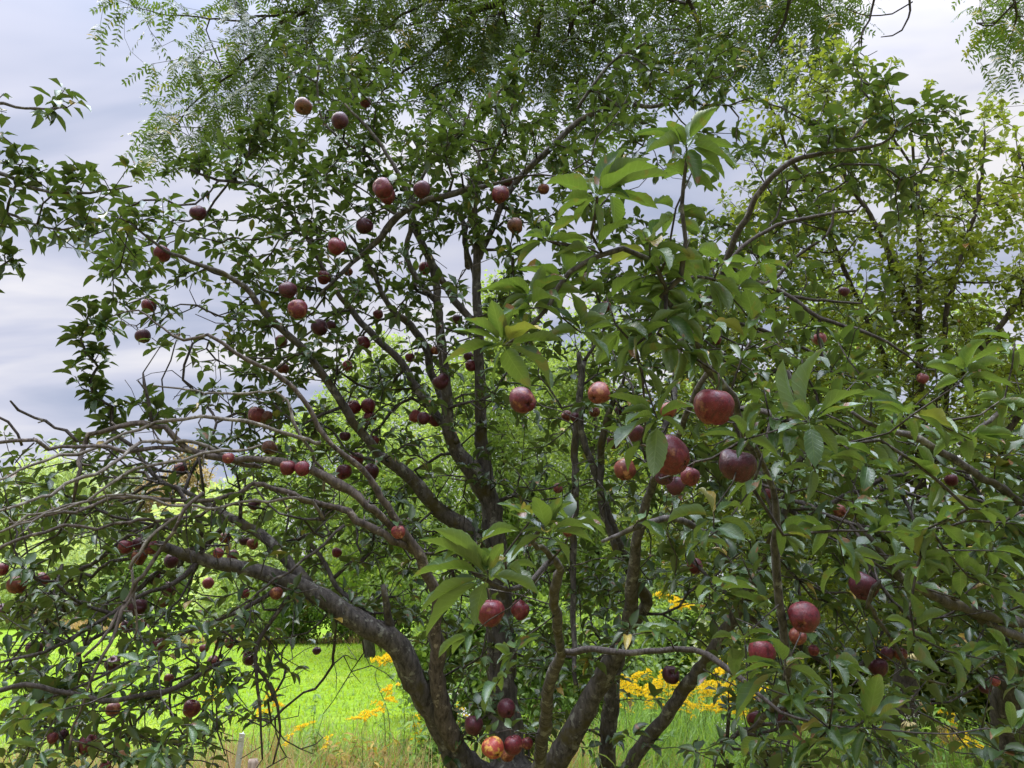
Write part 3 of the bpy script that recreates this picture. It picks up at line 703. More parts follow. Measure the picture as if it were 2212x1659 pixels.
def rosette(A, axis, nmin, nmax, Lmin, Lmax, wr=(.38, .52), droop=.14, spread=(.75, 1.5), up=1.3, fold=(.25, 1.0), bend=(.15, 1.0), back=.035, axw=.55):
    """leaf positions of a spur at each point of A"""
    n = rng.integers(nmin, nmax+1, len(A)); idx = np.repeat(np.arange(len(A)), n); N = len(idx)
    t = unit(axis[idx]*axw+np.array([0, 0, .6])+rng.normal(0, .12, (N, 3))); ref = unit(np.cross(t, np.array([.3, .5, .81]))); r2 = np.cross(t, ref)
    k = np.concatenate([np.arange(q) for q in n]) if len(n) else np.zeros(0)
    az = k*2.4+np.repeat(rng.random(len(A))*6.28, n)+rng.normal(0, .3, N)
    rad = np.cos(az)[:, None]*ref+np.sin(az)[:, None]*r2
    sp = spread[0]+(spread[1]-spread[0])*rng.random(N)
    d = t*np.cos(sp)[:, None]+rad*np.sin(sp)[:, None]; d[:, 2] -= droop*rng.random(N)*1.6; d = unit(d)
    nr = t-(t*d).sum(1, keepdims=True)*d
    nr = unit(nr*.6+np.array([0, 0, up])+rng.normal(0, .32, (N, 3)))
    base = A[idx]-axis[idx]*(rng.random(N)*back)[:, None]
    L_ = Lmin+(Lmax-Lmin)*rng.random(N)**.8
    return dict(base=base, dirn=d, nrm=nr, length=L_, width=L_*(wr[0]+(wr[1]-wr[0])*rng.random(N)), bend=bend[0]+(bend[1]-bend[0])*rng.random(N), fold=fold[0]+(fold[1]-fold[0])*rng.random(N), wave=.10+.25*rng.random(N), twist=rng.normal(0, .35, N))
def sel(q, m):
    return {k: v[m] for k, v in q.items()}
# ------------------------------------------------------------------ the big apple tree in front
T1 = Tree(.05)
base = at(1100, 1700, 3.35)
apple_tree = empty('apple_tree', (base[0], base[1], 0))
tag(apple_tree, 'large old many stemmed apple tree full of red apples filling the picture', 'tree', 'apple trees')
def limb(name, pts, mat='bark', sides=9, tree=None, root=None, wob=.006, rough=.10, parent_part=None):
    b = Buf(); (tree or T1).limb(pts, b, sides, wob, rough)
    return b.build(name, M[mat], parent_part or root or apple_tree)
bx, by = base[0], base[1]
limb('trunk', [(bx+.03, by+.05, -.1, .26, 'w'), (bx+.02, by+.03, .12, .20, 'w'), (bx, by+.01, .5, .17, 'w'), (1100, 1705, 3.35, 75), (1096, 1640, 3.42, 46), (1092, 1540, 3.5, 36), (1090, 1430, 3.55, 32), (1084, 1320, 3.6, 30), (1072, 1200, 3.65, 27), (1060, 1086, 3.68, 24), (1052, 1000, 3.7, 17), (1047, 920, 3.7, 14), (1045, 850, 3.7, 13), (1042, 780, 3.7, 12), (1038, 680, 3.72, 11), (1034, 586, 3.75, 10), (1033, 500, 3.8, 8), (1028, 440, 3.8, 6.5), (1045, 380, 3.8, 4), (1100, 250, 3.8, 2.5), (1112, 150, 3.8, 1.5)], sides=12, rough=.14)
# low limb sweeping left
LOWL = limb('limb', [(1080, 1700, 3.33, 40), (1004, 1653, 3.3, 34), (937, 1553, 3.25, 31), (880, 1456, 3.2, 29), (845, 1392, 3.15, 27), (794, 1360, 3.12, 25), (737, 1329, 3.1, 24), (670, 1282, 3.08, 22), (617, 1259, 3.05, 20), (533, 1229, 3.0, 17), (433, 1206, 2.95, 15), (367, 1186, 2.9, 12), (330, 1172, 2.85, 8), (270, 1180, 2.8, 4)], sides=12, rough=.12)
limb('branch', [(665, 1262, 3.1, 15), (640, 1235, 3.12, 14), (617, 1203, 3.15, 13), (573, 1163, 3.2, 12), (500, 1126, 3.25, 10), (440, 1085, 3.3, 7), (380, 1050, 3.3, 4)], parent_part=LOWL)
limb('stub', [(843, 1370, 3.15, 12), (838, 1330, 3.12, 10), (833, 1290, 3.1, 8), (827, 1262, 3.1, 6)], parent_part=LOWL)
limb('branch', [(800, 1362, 3.13, 8), (775, 1310, 3.2, 7), (730, 1270, 3.25, 6), (690, 1200, 3.3, 5), (640, 1140, 3.3, 3)], parent_part=LOWL)
limb('branch', [(610, 1262, 3.05, 6), (560, 1300, 2.95, 5.5), (480, 1335, 2.85, 5), (380, 1375, 2.75, 4), (280, 1430, 2.65, 3.5), (150, 1490, 2.5, 3), (20, 1530, 2.4, 2)], 'twig', parent_part=LOWL)
limb('branch', [(640, 1270, 3.05, 6), (600, 1320, 3.0, 5), (560, 1400, 2.95, 4.5), (555, 1470, 2.9, 4), (560, 1560, 2.9, 3), (567, 1640, 2.9, 2)], 'twig', parent_part=LOWL)
limb('branch', [(556, 1440, 2.92, 4), (590, 1500, 2.95, 4), (603, 1570, 2.95, 3), (590, 1650, 2.95, 2)], 'twig', parent_part=LOWL)
limb('branch', [(430, 1208, 2.95, 7), (380, 1260, 2.85, 6), (300, 1290, 2.75, 5), (200, 1350, 2.6, 5), (100, 1400, 2.45, 4), (-30, 1440, 2.35, 3)], 'twig', parent_part=LOWL)
limb('branch', [(500, 1423, 2.8, 3), (440, 1452, 2.7, 5), (360, 1490, 2.6, 6), (260, 1510, 2.5, 6), (160, 1500, 2.45, 6), (60, 1480, 2.4, 6), (-30, 1500, 2.35, 6)], 'twig', parent_part=LOWL)
# dead peeled limb and its bare arching branches
DEAD = limb('dead_limb', [(985, 1610, 3.2, 22), (958, 1560, 3.17, 22), (945, 1500, 3.12, 20), (936, 1440, 3.1, 19), (944, 1400, 3.08, 18), (934, 1373, 3.06, 15), (936, 1306, 3.03, 14), (917, 1239, 3.0, 13), (897, 1189, 2.95, 12), (877, 1163, 2.93, 9), (850, 1123, 2.9, 8.5), (820, 1073, 2.87, 8), (780, 1020, 2.85, 7), (737, 986, 2.82, 6), (697, 943, 2.8, 6), (667, 880, 2.8, 5.5), (633, 833, 2.78, 5.5), (585, 800, 2.75, 5), (533, 776, 2.72, 5), (483, 740, 2.7, 4.5), (450, 723, 2.7, 4), (400, 736, 2.7, 3.5), (353, 710, 2.7, 2.5), (300, 672, 2.75, 2), (225, 688, 2.75, 1.5)], 'dead', 10, rough=.16)
def dead(pts, mat='dead', sides=6):
    b = Buf(); Q = T1.limb(pts, b, sides, .017, .22)
    i = 3
    while i < len(Q)-1:                                            # short fruiting spurs and snapped side twigs
        T = unit(Q[i+1, :3]-Q[i, :3]); u = unit(np.cross(T, rng.normal(0, 1, 3))*1.0+T*.5+np.array([0, 0, .35])); L_ = .012+.03*rng.random()**2+(.07*rng.random() if rng.random() < .12 else 0)
        r0 = min(Q[i, 3]*.6, .0042); k = rng.normal(0, .25, 3)
        tube(b, [Q[i, :3], Q[i, :3]+u*L_*.5, Q[i, :3]+(u+k*.5)*L_], [r0, r0*.85, r0*.75], 4, .2); i += rng.integers(1, 5)
    b.build('branch', M[mat], DEAD)
dead([(897, 1195, 2.96, 11), (837, 1176, 2.9, 10), (780, 1156, 2.87, 10), (737, 1133, 2.85, 9), (690, 1115, 2.85, 8), (640, 1100, 2.8, 7), (560, 1060, 2.75, 6), (500, 1075, 2.7, 5), (430, 1093, 2.65, 5), (300, 1080, 2.6, 4.5), (200, 1086, 2.5, 4), (117, 1106, 2.4, 3.5), (20, 1130, 2.4, 2.5)])
dead([(880, 1172, 2.93, 9), (830, 1128, 2.9, 8.5), (780, 1092, 2.85, 9), (737, 1066, 2.85, 12), (667, 1033, 2.82, 12), (600, 1020, 2.8, 11), (567, 1013, 2.78, 9), (500, 1013, 2.75, 8), (450, 993, 2.72, 7.5), (417, 960, 2.7, 7), (393, 930, 2.7, 7), (377, 913, 2.7, 7), (300, 913, 2.65, 6.5), (233, 936, 2.6, 6), (187, 968, 2.6, 6), (173, 1000, 2.55, 5), (167, 1046, 2.5, 5), (158, 1085, 2.5, 3)])
dead([(697, 960, 2.8, 5), (633, 936, 2.78, 5), (567, 916, 2.75, 4.5), (483, 913, 2.7, 4.5), (400, 923, 2.65, 4.5), (300, 946, 2.6, 4), (200, 983, 2.5, 4), (100, 1006, 2.4, 3.5), (-10, 1040, 2.3, 3)], 'whip')
dead([(560, 1012, 2.78, 6), (500, 985, 2.72, 5.5), (433, 963, 2.7, 5.5), (350, 958, 2.6, 5), (267, 963, 2.5, 5), (167, 961, 2.4, 4.5), (67, 958, 2.3, 4.5), (-20, 958, 2.25, 4)])
dead([(167, 961, 2.4, 4), (117, 930, 2.38, 4), (67, 903, 2.35, 3.5), (40, 885, 2.35, 3.5), (23, 866, 2.3, 2.5)], 'twig')
dead([(60, 957, 2.3, 3), (50, 933, 2.3, 3), (25, 915, 2.3, 3), (-20, 893, 2.25, 3)], 'twig')
dead([(68, 960, 2.3, 2), (50, 980, 2.3, 2), (33, 1000, 2.3, 1.5)], 'twig')
dead([(520, 1005, 2.75, 5), (450, 966, 2.68, 5), (380, 958, 2.62, 5), (300, 972, 2.5, 4.5), (233, 1013, 2.4, 4.5), (167, 1036, 2.3, 4.5), (100, 1066, 2.25, 4), (-20, 1108, 2.15, 3.5)], 'whip')
dead([(560, 960, 2.72, 3), (480, 985, 2.68, 4), (400, 1003, 2.6, 4), (300, 1030, 2.5, 4), (200, 1080, 2.4, 3.5), (120, 1110, 2.35, 3), (0, 1150, 2.3, 3)], 'whip')
dead([(700, 1125, 2.85, 4), (650, 1090, 2.8, 4), (533, 1093, 2.7, 3.5), (433, 1088, 2.6, 3.5), (300, 1072, 2.5, 3.5), (200, 1090, 2.4, 3), (60, 1130, 2.3, 3), (-20, 1160, 2.25, 3)], 'whip')
dead([(330, 910, 2.66, 4.5), (322, 875, 2.66, 4), (310, 836, 2.66, 3.5), (309, 806, 2.66, 2.5)], 'twig')
dead([(312, 845, 2.66, 2.5), (300, 832, 2.66, 2), (298, 822, 2.66, 2)], 'twig')
dead([(330, 830, 2.9, 2), (383, 845, 2.9, 2.5), (500, 850, 2.88, 3), (600, 850, 2.86, 3), (627, 866, 2.85, 3.5), (645, 903, 2.84, 4), (652, 936, 2.83, 4), (667, 973, 2.82, 4), (687, 1020, 2.85, 4), (700, 1060, 2.86, 4)], 'whip')
dead([(300, 1250, 2.5, 3), (250, 1330, 2.42, 4), (225, 1400, 2.38, 4), (190, 1460, 2.35, 3.5), (165, 1540, 2.35, 3), (150, 1620, 2.35, 2.5)], 'dead')
dead([(440, 1060, 2.55, 4), (380, 1130, 2.5, 4.5), (320, 1200, 2.48, 4.5), (280, 1260, 2.46, 5), (250, 1310, 2.43, 5), (225, 1370, 2.4, 4), (180, 1420, 2.35, 3)], 'dead')
dead([(400, 1110, 2.6, 3), (330, 1170, 2.5, 4), (280, 1230, 2.45, 4)], 'whip')
dead([(500, 1060, 2.7, 4), (420, 1120, 2.65, 4), (330, 1140, 2.6, 4), (230, 1150, 2.5, 4), (100, 1165, 2.4, 4), (-20, 1200, 2.3, 4)])
dead([(737, 1130, 2.85, 4), (700, 1170, 2.8, 4), (640, 1230, 2.75, 3.5), (560, 1290, 2.7, 3), (470, 1340, 2.65, 2.5)], 'twig')
dead([(290, 1225, 2.47, 3), (292, 1270, 2.47, 3), (293, 1330, 2.47, 3), (290, 1380, 2.47, 2)], 'whip')
# rising limbs of the inner tree
def rise(pts, sides=8, mat='bark'): return limb('limb', pts, mat, sides)
rise([(1062, 1090, 3.68, 22), (1035, 1035, 3.66, 24), (1005, 990, 3.64, 19), (980, 950, 3.62, 14), (979, 886, 3.6, 13), (974, 820, 3.6, 12), (962, 753, 3.6, 11), (955, 670, 3.6, 10), (950, 620, 3.6, 9), (937, 573, 3.6, 9), (917, 533, 3.6, 8), (894, 483, 3.6, 7), (880, 440, 3.6, 6), (860, 380, 3.6, 5), (800, 290, 3.65, 4), (745, 225, 3.7, 3)])
rise([(1040, 1180, 3.6, 24), (1000, 1140, 3.55, 22), (944, 1100, 3.5, 18), (897, 1036, 3.45, 16), (860, 1010, 3.42, 14), (820, 983, 3.4, 12), (785, 935, 3.38, 11), (764, 903, 3.36, 10.5), (737, 853, 3.32, 10), (707, 813, 3.3, 9.5), (667, 760, 3.28, 9), (633, 720, 3.25, 8.5), (567, 663, 3.2, 8), (520, 610, 3.15, 7), (470, 582, 3.1, 6), (410, 560, 3.05, 5), (340, 530, 3.0, 3.5), (280, 480, 3.0, 2.5)])
rise([(1020, 1020, 3.65, 12), (985, 965, 3.68, 11), (950, 913, 3.7, 10.5), (904, 853, 3.72, 10), (864, 786, 3.74, 9), (820, 745, 3.75, 8.5), (780, 700, 3.75, 8), (740, 640, 3.75, 6), (690, 560, 3.75, 5), (640, 470, 3.75, 4), (560, 400, 3.7, 4), (470, 385, 3.65, 3.5), (390, 360, 3.6, 2.5)])
rise([(985, 955, 3.6, 8), (955, 880, 3.85, 8), (930, 800, 3.9, 10), (924, 766, 3.9, 10), (904, 726, 3.9, 9.5), (877, 686, 3.9, 9), (847, 666, 3.9, 7), (820, 630, 3.9, 6), (807, 593, 3.9, 5), (780, 540, 3.9, 4), (750, 500, 3.9, 3)])
rise([(1038, 700, 3.72, 9), (1010, 683, 3.72, 9), (970, 633, 3.74, 9), (940, 580, 3.76, 8.5), (905, 510, 3.78, 8), (884, 460, 3.78, 7), (868, 440, 3.78, 6), (830, 400, 3.8, 4), (790, 330, 3.8, 4), (700, 270, 3.8, 3), (686, 200, 3.8, 2.5), (688, 140, 3.8, 2)])
rise([(955, 665, 3.6, 7), (924, 626, 3.62, 7), (900, 600, 3.62, 7), (880, 560, 3.64, 6.5), (884, 500, 3.65, 6), (890, 450, 3.65, 6), (900, 400, 3.65, 4), (940, 330, 3.65, 3.5), (1000, 270, 3.65, 2.5), (1020, 220, 3.65, 2)])
rise([(885, 470, 3.55, 7), (910, 438, 3.5, 8), (954, 427, 3.48, 7.5), (1004, 413, 3.46, 7), (1037, 407, 3.45, 6), (1080, 395, 3.45, 4), (1130, 380, 3.4, 3)])
rise([(905, 440, 3.5, 8), (877, 453, 3.5, 8), (850, 480, 3.5, 9), (825, 512, 3.5, 8), (790, 545, 3.5, 6), (740, 590, 3.45, 5), (690, 640, 3.4, 3)])
rise([(1036, 560, 3.76, 8), (1060, 500, 3.8, 7.5), (1085, 440, 3.82, 7.5), (1115, 390, 3.85, 8), (1164, 337, 3.88, 8), (1204, 300, 3.9, 8), (1237, 267, 3.9, 7.5), (1304, 233, 3.9, 7), (1354, 223, 3.9, 6), (1404, 230, 3.9, 5), (1440, 215, 3.9, 3.5), (1500, 180, 3.9, 2.5), (1560, 165, 3.9, 2)])
rise([(1010, 300, 3.8, 3), (1040, 345, 3.78, 4), (1020, 390, 3.75, 4), (1000, 420, 3.7, 4)], 6)
rise([(1250, 235, 3.9, 4), (1290, 170, 3.9, 3.5), (1330, 130, 3.9, 3), (1400, 90, 3.9, 2)], 6)
rise([(1000, 500, 3.9, 6), (1008, 580, 3.9, 7), (1000, 480, 3.9, 6), (990, 460, 3.9, 5)], 6)
rise([(1025, 590, 3.85, 5), (1010, 540, 3.85, 5), (1003, 500, 3.85, 5), (1025, 450, 3.85, 4), (1030, 400, 3.85, 3)], 6)
# right hand limbs
R1 = rise([(1120, 1700, 3.3, 45), (1165, 1680, 3.25, 34), (1195, 1645, 3.2, 29), (1237, 1573, 3.15, 27), (1277, 1499, 3.1, 25), (1310, 1439, 3.05, 24), (1335, 1395, 3.0, 21), (1352, 1330, 2.9, 17), (1362, 1240, 2.8, 14), (1370, 1150, 2.7, 12), (1400, 1060, 2.6, 10), (1450, 960, 2.4, 8), (1500, 850, 2.2, 7), (1560, 760, 2.1, 6)], 12)
rise([(1300, 1770, 3.6, 26), (1307, 1659, 3.6, 21), (1318, 1540, 3.6, 19), (1328, 1450, 3.6, 17), (1350, 1380, 3.6, 14), (1400, 1306, 3.5, 14), (1372, 1256, 3.45, 13), (1340, 1180, 3.4, 9), (1300, 1060, 3.4, 8), (1262, 953, 3.4, 8), (1255, 853, 3.4, 7), (1250, 760, 3.4, 5)], 10)
R3 = rise([(1330, 1700, 3.3, 18), (1362, 1652, 3.25, 17), (1404, 1589, 3.2, 17), (1437, 1539, 3.15, 16), (1475, 1483, 3.1, 16), (1505, 1440, 3.05, 15), (1542, 1383, 3.0, 15), (1575, 1339, 2.95, 14), (1608, 1286, 2.9, 13), (1650, 1200, 2.8, 10), (1690, 1100, 2.7, 9), (1720, 1000, 2.6, 8), (1740, 900, 2.6, 6), (1700, 800, 2.6, 5)], 10)
rise([(1244, 1480, 3.1, 5), (1240, 1300, 3.3, 7), (1242, 1100, 3.4, 9), (1237, 986, 3.45, 9), (1246, 920, 3.45, 8), (1252, 853, 3.45, 8), (1262, 780, 3.45, 6)], 7)
rise([(1298, 1000, 3.4, 9), (1300, 953, 3.3, 9), (1312, 903, 3.3, 8), (1326, 870, 3.3, 7), (1345, 830, 3.3, 4)], 7)
rise([(1375, 1250, 3.4, 6), (1335, 1200, 3.35, 8), (1300, 1100, 3.38, 8), (1297, 1000, 3.4, 9)], 7)
F1 = limb('limb', [(1150, 1720, 3.25, 16), (1164, 1659, 2.9, 15), (1177, 1573, 2.6, 15), (1187, 1489, 2.4, 14.5), (1200, 1449, 2.3, 15), (1216, 1413, 2.2, 11), (1204, 1346, 2.05, 12), (1207, 1273, 1.9, 12), (1212, 1240, 1.8, 9), (1180, 1200, 1.65, 7), (1150, 1170, 1.5, 6), (1170, 1140, 1.4, 5)], 'bark', 10, rough=.12)
limb('branch', [(1215, 1413, 2.2, 7), (1240, 1418, 2.2, 8), (1287, 1406, 2.15, 8), (1330, 1416, 2.1, 8), (1404, 1413, 2.05, 7), (1454, 1406, 2.0, 7), (1500, 1409, 1.95, 7), (1530, 1418, 1.9, 8), (1568, 1443, 1.85, 7.5), (1608, 1469, 1.8, 7), (1640, 1500, 1.75, 5), (1690, 1540, 1.7, 4), (1760, 1560, 1.65, 3)], 'twig', 8, parent_part=F1)
limb('branch', [(1190, 1215, 1.7, 7), (1150, 1240, 1.6, 6), (1110, 1265, 1.5, 6), (1060, 1262, 1.4, 5), (1020, 1235, 1.35, 4)], 'twig', 8, parent_part=F1)
limb('branch', [(1600, 1300, 2.9, 9), (1560, 1180, 2.5, 8), (1480, 1125, 2.1, 8), (1420, 1130, 2.0, 8), (1370, 1145, 1.95, 7), (1300, 1170, 1.9, 4)], 'bark', 8)
limb('branch', [(1680, 1125, 2.7, 9), (1640, 1010, 2.2, 9), (1600, 900, 1.9, 9), (1590, 838, 1.75, 9), (1545, 790, 1.65, 9), (1510, 740, 1.55, 7), (1480, 690, 1.5, 6), (1430, 640, 1.48, 8), (1470, 600, 1.46, 7), (1480, 520, 1.45, 5), (1472, 450, 1.45, 5), (1480, 400, 1.45, 4.5), (1484, 340, 1.45, 4)], 'bark', 8)
limb('branch', [(1440, 630, 1.48, 6), (1400, 560, 1.45, 6), (1340, 538, 1.42, 7), (1280, 556, 1.4, 7), (1224, 588, 1.38, 6), (1180, 660, 1.36, 5), (1130, 720, 1.34, 5), (1095, 745, 1.32, 5)], 'bark', 8)
limb('branch', [(1300, 548, 1.41, 4), (1275, 500, 1.38, 4), (1285, 450, 1.35, 4), (1290, 425, 1.33, 4)], 'twig', 6)
limb('branch', [(1600, 880, 1.85, 7), (1645, 880, 1.7, 7), (1700, 900, 1.5, 6), (1745, 910, 1.35, 4)], 'twig', 6)
STEM = limb('limb', [(1560, 1600, 3.0, 5), (1640, 1560, 2.3, 7), (1690, 1470, 1.95, 9), (1692, 1406, 1.9, 10), (1682, 1273, 1.85, 10), (1675, 1173, 1.8, 9.5), (1676, 1080, 1.75, 8), (1650, 1000, 1.7, 6), (1620, 950, 1.6, 4)], 'bark', 8)
rise([(1475, 720, 3.0, 8), (1520, 660, 2.95, 8), (1560, 580, 2.9, 8), (1582, 513, 2.85, 7.5), (1608, 473, 2.82, 7.5), (1625, 433, 2.8, 7), (1662, 383, 2.76, 7), (1708, 353, 2.74, 6.5), (1758, 333, 2.72, 6), (1808, 323, 2.7, 5), (1875, 320, 2.7, 4), (1925, 300, 2.7, 2.5), (1945, 260, 2.7, 2)], 8, 'twig')
rise([(1560, 600, 2.92, 5), (1590, 547, 2.95, 5), (1658, 507, 3.0, 4.5), (1708, 483, 3.0, 4.5), (1785, 468, 3.0, 4), (1850, 455, 3.0, 2.5)], 6, 'twig')
rise([(1400, 1000, 2.6, 7), (1440, 900, 2.8, 8), (1460, 800, 2.95, 8), (1475, 720, 3.0, 8)], 7)
rise([(1570, 560, 2.9, 4), (1640, 620, 3.0, 5), (1720, 560, 3.05, 4), (1790, 500, 3.05, 3.5), (1800, 440, 3.05, 2.5)], 6, 'twig')
rise([(1500, 690, 3.0, 5), (1580, 605, 2.9, 5), (1658, 616, 2.85, 5.5), (1725, 646, 2.8, 5), (1775, 683, 2.78, 5), (1825, 703, 2.75, 4.5), (1892, 726, 2.7, 4), (1958, 766, 2.7, 3)], 6, 'twig')
rise([(1710, 640, 2.8, 4), (1780, 650, 2.85, 3.5), (1860, 655, 2.9, 2.5)], 6, 'twig')
rise([(1500, 700, 2.9, 4), (1600, 700, 3.1, 4), (1700, 740, 3.2, 4), (1800, 780, 3.2, 3)], 6, 'twig')

# points where spurs of leaves stand
ROWS = ['00000000000000000000000',
        '00000055200005450020000',
        '00000246777655440344200',
        '00002466778677112355200',
        '00123567777652023321000',
        '02883456532225553210000',
        '00321465433446664211000',
        '00011355423455775321110',
        '00012355433455665432222',
        '11123554432345566654444',
        '55322443432335567766666',
        '54433344333334456777776',
        '76654443424455566677766',
        '76665432224555466766665',
        '77654310024642056664324',
        '77654200015522015663123',
        '77642000014411026763122']
def dmain(x, y):
    n = len(x); u = rng.random(n)
    right = np.clip((x-1150)/500, 0, 1)*np.clip((y-480)/250, 0, 1)
    low = np.clip((900-x)/500, 0, 1)*np.clip((y-900)/250, 0, 1)
    a = 3.15-.75*low-1.25*right; b = 4.1-.45*low-.65*right
    top = np.clip((500-y)/300, 0, 1); a = a+.3*top*(1-right)
    return a+(b-a)*u
x, y, d = grid_sample(ROWS, 2.5, dmain)
A = at_many(x, y, d)
def line_pts(pts, n, s):
    """spurs scattered along a shoot given by (x, y, depth) points"""
    Q = spline([(*at(*p), 0) for p in pts], .02)[:, :3]; i = rng.integers(0, len(Q), n); return Q[i]+rng.normal(0, s, (n, 3))
SHOOT = [line_pts([(228, 930, 3.0), (205, 830, 3.0), (188, 740, 3.0), (184, 668, 3.0)], 34, .028),
         line_pts([(560, 300, 3.7), (600, 200, 3.8), (650, 150, 3.8)], 14, .04), line_pts([(1090, 260, 3.8), (1110, 140, 3.8)], 12, .03),
         line_pts([(1420, 200, 3.9), (1500, 170, 3.9), (1560, 165, 3.9)], 12, .03), line_pts([(1310, 230, 3.9), (1360, 120, 3.9), (1410, 70, 3.9)], 18, .05),
         line_pts([(1700, 340, 2.75), (1800, 300, 2.7), (1940, 250, 2.7)], 22, .05), line_pts([(380, 350, 3.6), (480, 340, 3.65), (600, 320, 3.7)], 26, .06),
         line_pts([(170, 520, 3.0), (260, 470, 3.0), (330, 460, 3.0)], 16, .04), line_pts([(220, 690, 2.75), (300, 720, 2.7), (390, 750, 2.7)], 6, .02),
         line_pts([(1240, 290, 3.85), (1300, 270, 3.9), (1340, 285, 3.9)], 7, .03), line_pts([(0, 1080, 2.6), (120, 1010, 2.8), (200, 1000, 2.9)], 12, .05),
         line_pts([(300, 900, 2.7), (350, 870, 2.75), (400, 880, 2.8), (480, 850, 2.9)], 12, .03)]
A_sh = np.concatenate(SHOOT)
NEAR = [(1284,428,1.33,8),(1320,417,1.38,5),(1482,312,1.45,10),(1500,360,1.5,8),(1180,520,1.37,4),(1270,535,1.4,5),(1404,520,1.42,7),(1440,560,1.46,6),(1087,746,1.31,8),(1147,645,1.38,7),(1130,668,1.36,5),
 (1257,720,1.36,7),(1370,603,1.5,6),(1437,613,1.5,7),(1370,746,1.42,7),(1437,696,1.46,6),(1387,806,1.42,5),(1420,906,1.36,5),(1180,1152,1.37,9),(1165,1100,1.42,5),(1054,1245,1.32,8),(1030,1170,1.35,5),(1090,1200,1.45,5),(1070,1483,1.9,6),
 (1017,1373,1.7,4),(1104,1423,1.9,5),(1354,1373,1.95,3),(1420,1363,1.9,7),(1380,1123,1.9,4),(1748,913,1.33,9),(1558,753,1.5,5),(1592,626,1.7,6),(1542,603,1.6,7),(1635,713,1.6,6),(1500,680,1.5,6),(1975,893,1.45,6),(2092,803,1.5,8),(2192,736,1.6,5),
 (2022,913,1.6,4),(1942,890,1.6,4),(1892,1020,1.42,6),(2035,1046,1.55,6),(1735,953,1.5,5),(1662,903,1.5,5),(1608,950,1.36,4),(1762,1020,1.5,4),(1625,1053,1.6,5),(1842,1086,1.6,6),(1542,1139,1.4,5),(1692,1156,1.6,6),(1808,1146,1.6,6),(1925,1149,1.6,6),
 (2008,1139,1.7,5),(1825,1223,1.6,5),(1682,1306,1.7,4),(1535,1266,1.7,5),(1608,1373,1.65,6),(1692,1439,1.5,10),(1792,1423,1.55,6),(1708,1506,1.55,8),(1875,1573,1.55,9),(1792,1573,1.55,8),(1642,1589,1.6,6),(1615,1473,1.6,5),(1742,1623,1.55,6),(1842,1640,1.6,6),
 (1975,1373,1.7,5),(2042,1406,1.7,5),(2175,1406,1.7,6),(2158,1273,1.7,5),(2192,1585,1.45,3),(2092,1246,1.7,5),(2142,1189,1.7,5),(2042,1189,1.7,4),(80,1640,2.0,5),(333,1640,2.05,8),(417,1566,2.1,7),(33,1553,2.1,6),(133,1533,2.1,7),(277,1483,2.2,5),(300,1433,2.2,6),
 (1215,620,1.42,5),(1310,640,1.45,6),(1330,700,1.45,5),(1480,760,1.5,6),(1540,690,1.55,6),(1460,450,1.5,4),(1560,560,1.6,6),(1640,560,1.7,5),(1500,1180,1.6,4),(1240,1110,1.6,3),(1650,840,1.5,5),(1820,960,1.5,5),(1900,950,1.55,5),(2100,950,1.6,5),(2170,860,1.6,5),(2120,1100,1.6,6),(1980,1230,1.7,5),(1420,720,1.5,5)]
NA = np.array(NEAR, float); A_near = at_many(NA[:, 0], NA[:, 1], NA[:, 2])
BARE = ["00000000000000000000000"]*5+["00001112220000001000000", "00021112330000011000000", "00033222331000000000000", "00134432331000000000000", "01344443332100000000000", "02445554443310000000000",
        "34555554444311000000000", "45555555554321111111000", "45555555542221112211000", "55554443113210011221000", "45443330001000001111000", "34333320000000011110000"]
bx_, by_, bd_ = grid_sample(BARE, 2.7, dmain); A_bare = at_many(bx_, by_, bd_)
ALL = np.concatenate([A, A_sh, A_near, A_bare, APPLE_TOPS])
tb = Buf(); axis = T1.grow(ALL, tb); tb.build('twigs', M['twig'], apple_tree)
n1, n2, n3 = len(A), len(A_sh), len(A_near)
lb = Buf()
q = rosette(ALL[:n1+n2], axis[:n1+n2], 4, 8, .040, .088); q = sel(q, clear_of_apples(q['base'], q['dirn']*q['length'][:, None], .2))
px_, py_, pd_ = project(q['base']); q['bend'] = q['bend']*1.0
leaves(lb, tpl=APPLE_LEAF, **q)
it = rng.choice(len(APPLE_TOPS), 90, replace=False); q = rosette(APPLE_TOPS[it], axis[-len(APPLE_TOPS):][it], 2, 4, .045, .08); q = sel(q, clear_of_apples(q['base'], q['dirn']*q['length'][:, None], .25)); leaves(lb, tpl=APPLE_LEAF, **q)
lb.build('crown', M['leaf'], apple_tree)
ax = axis[n1+n2:n1+n2+n3]
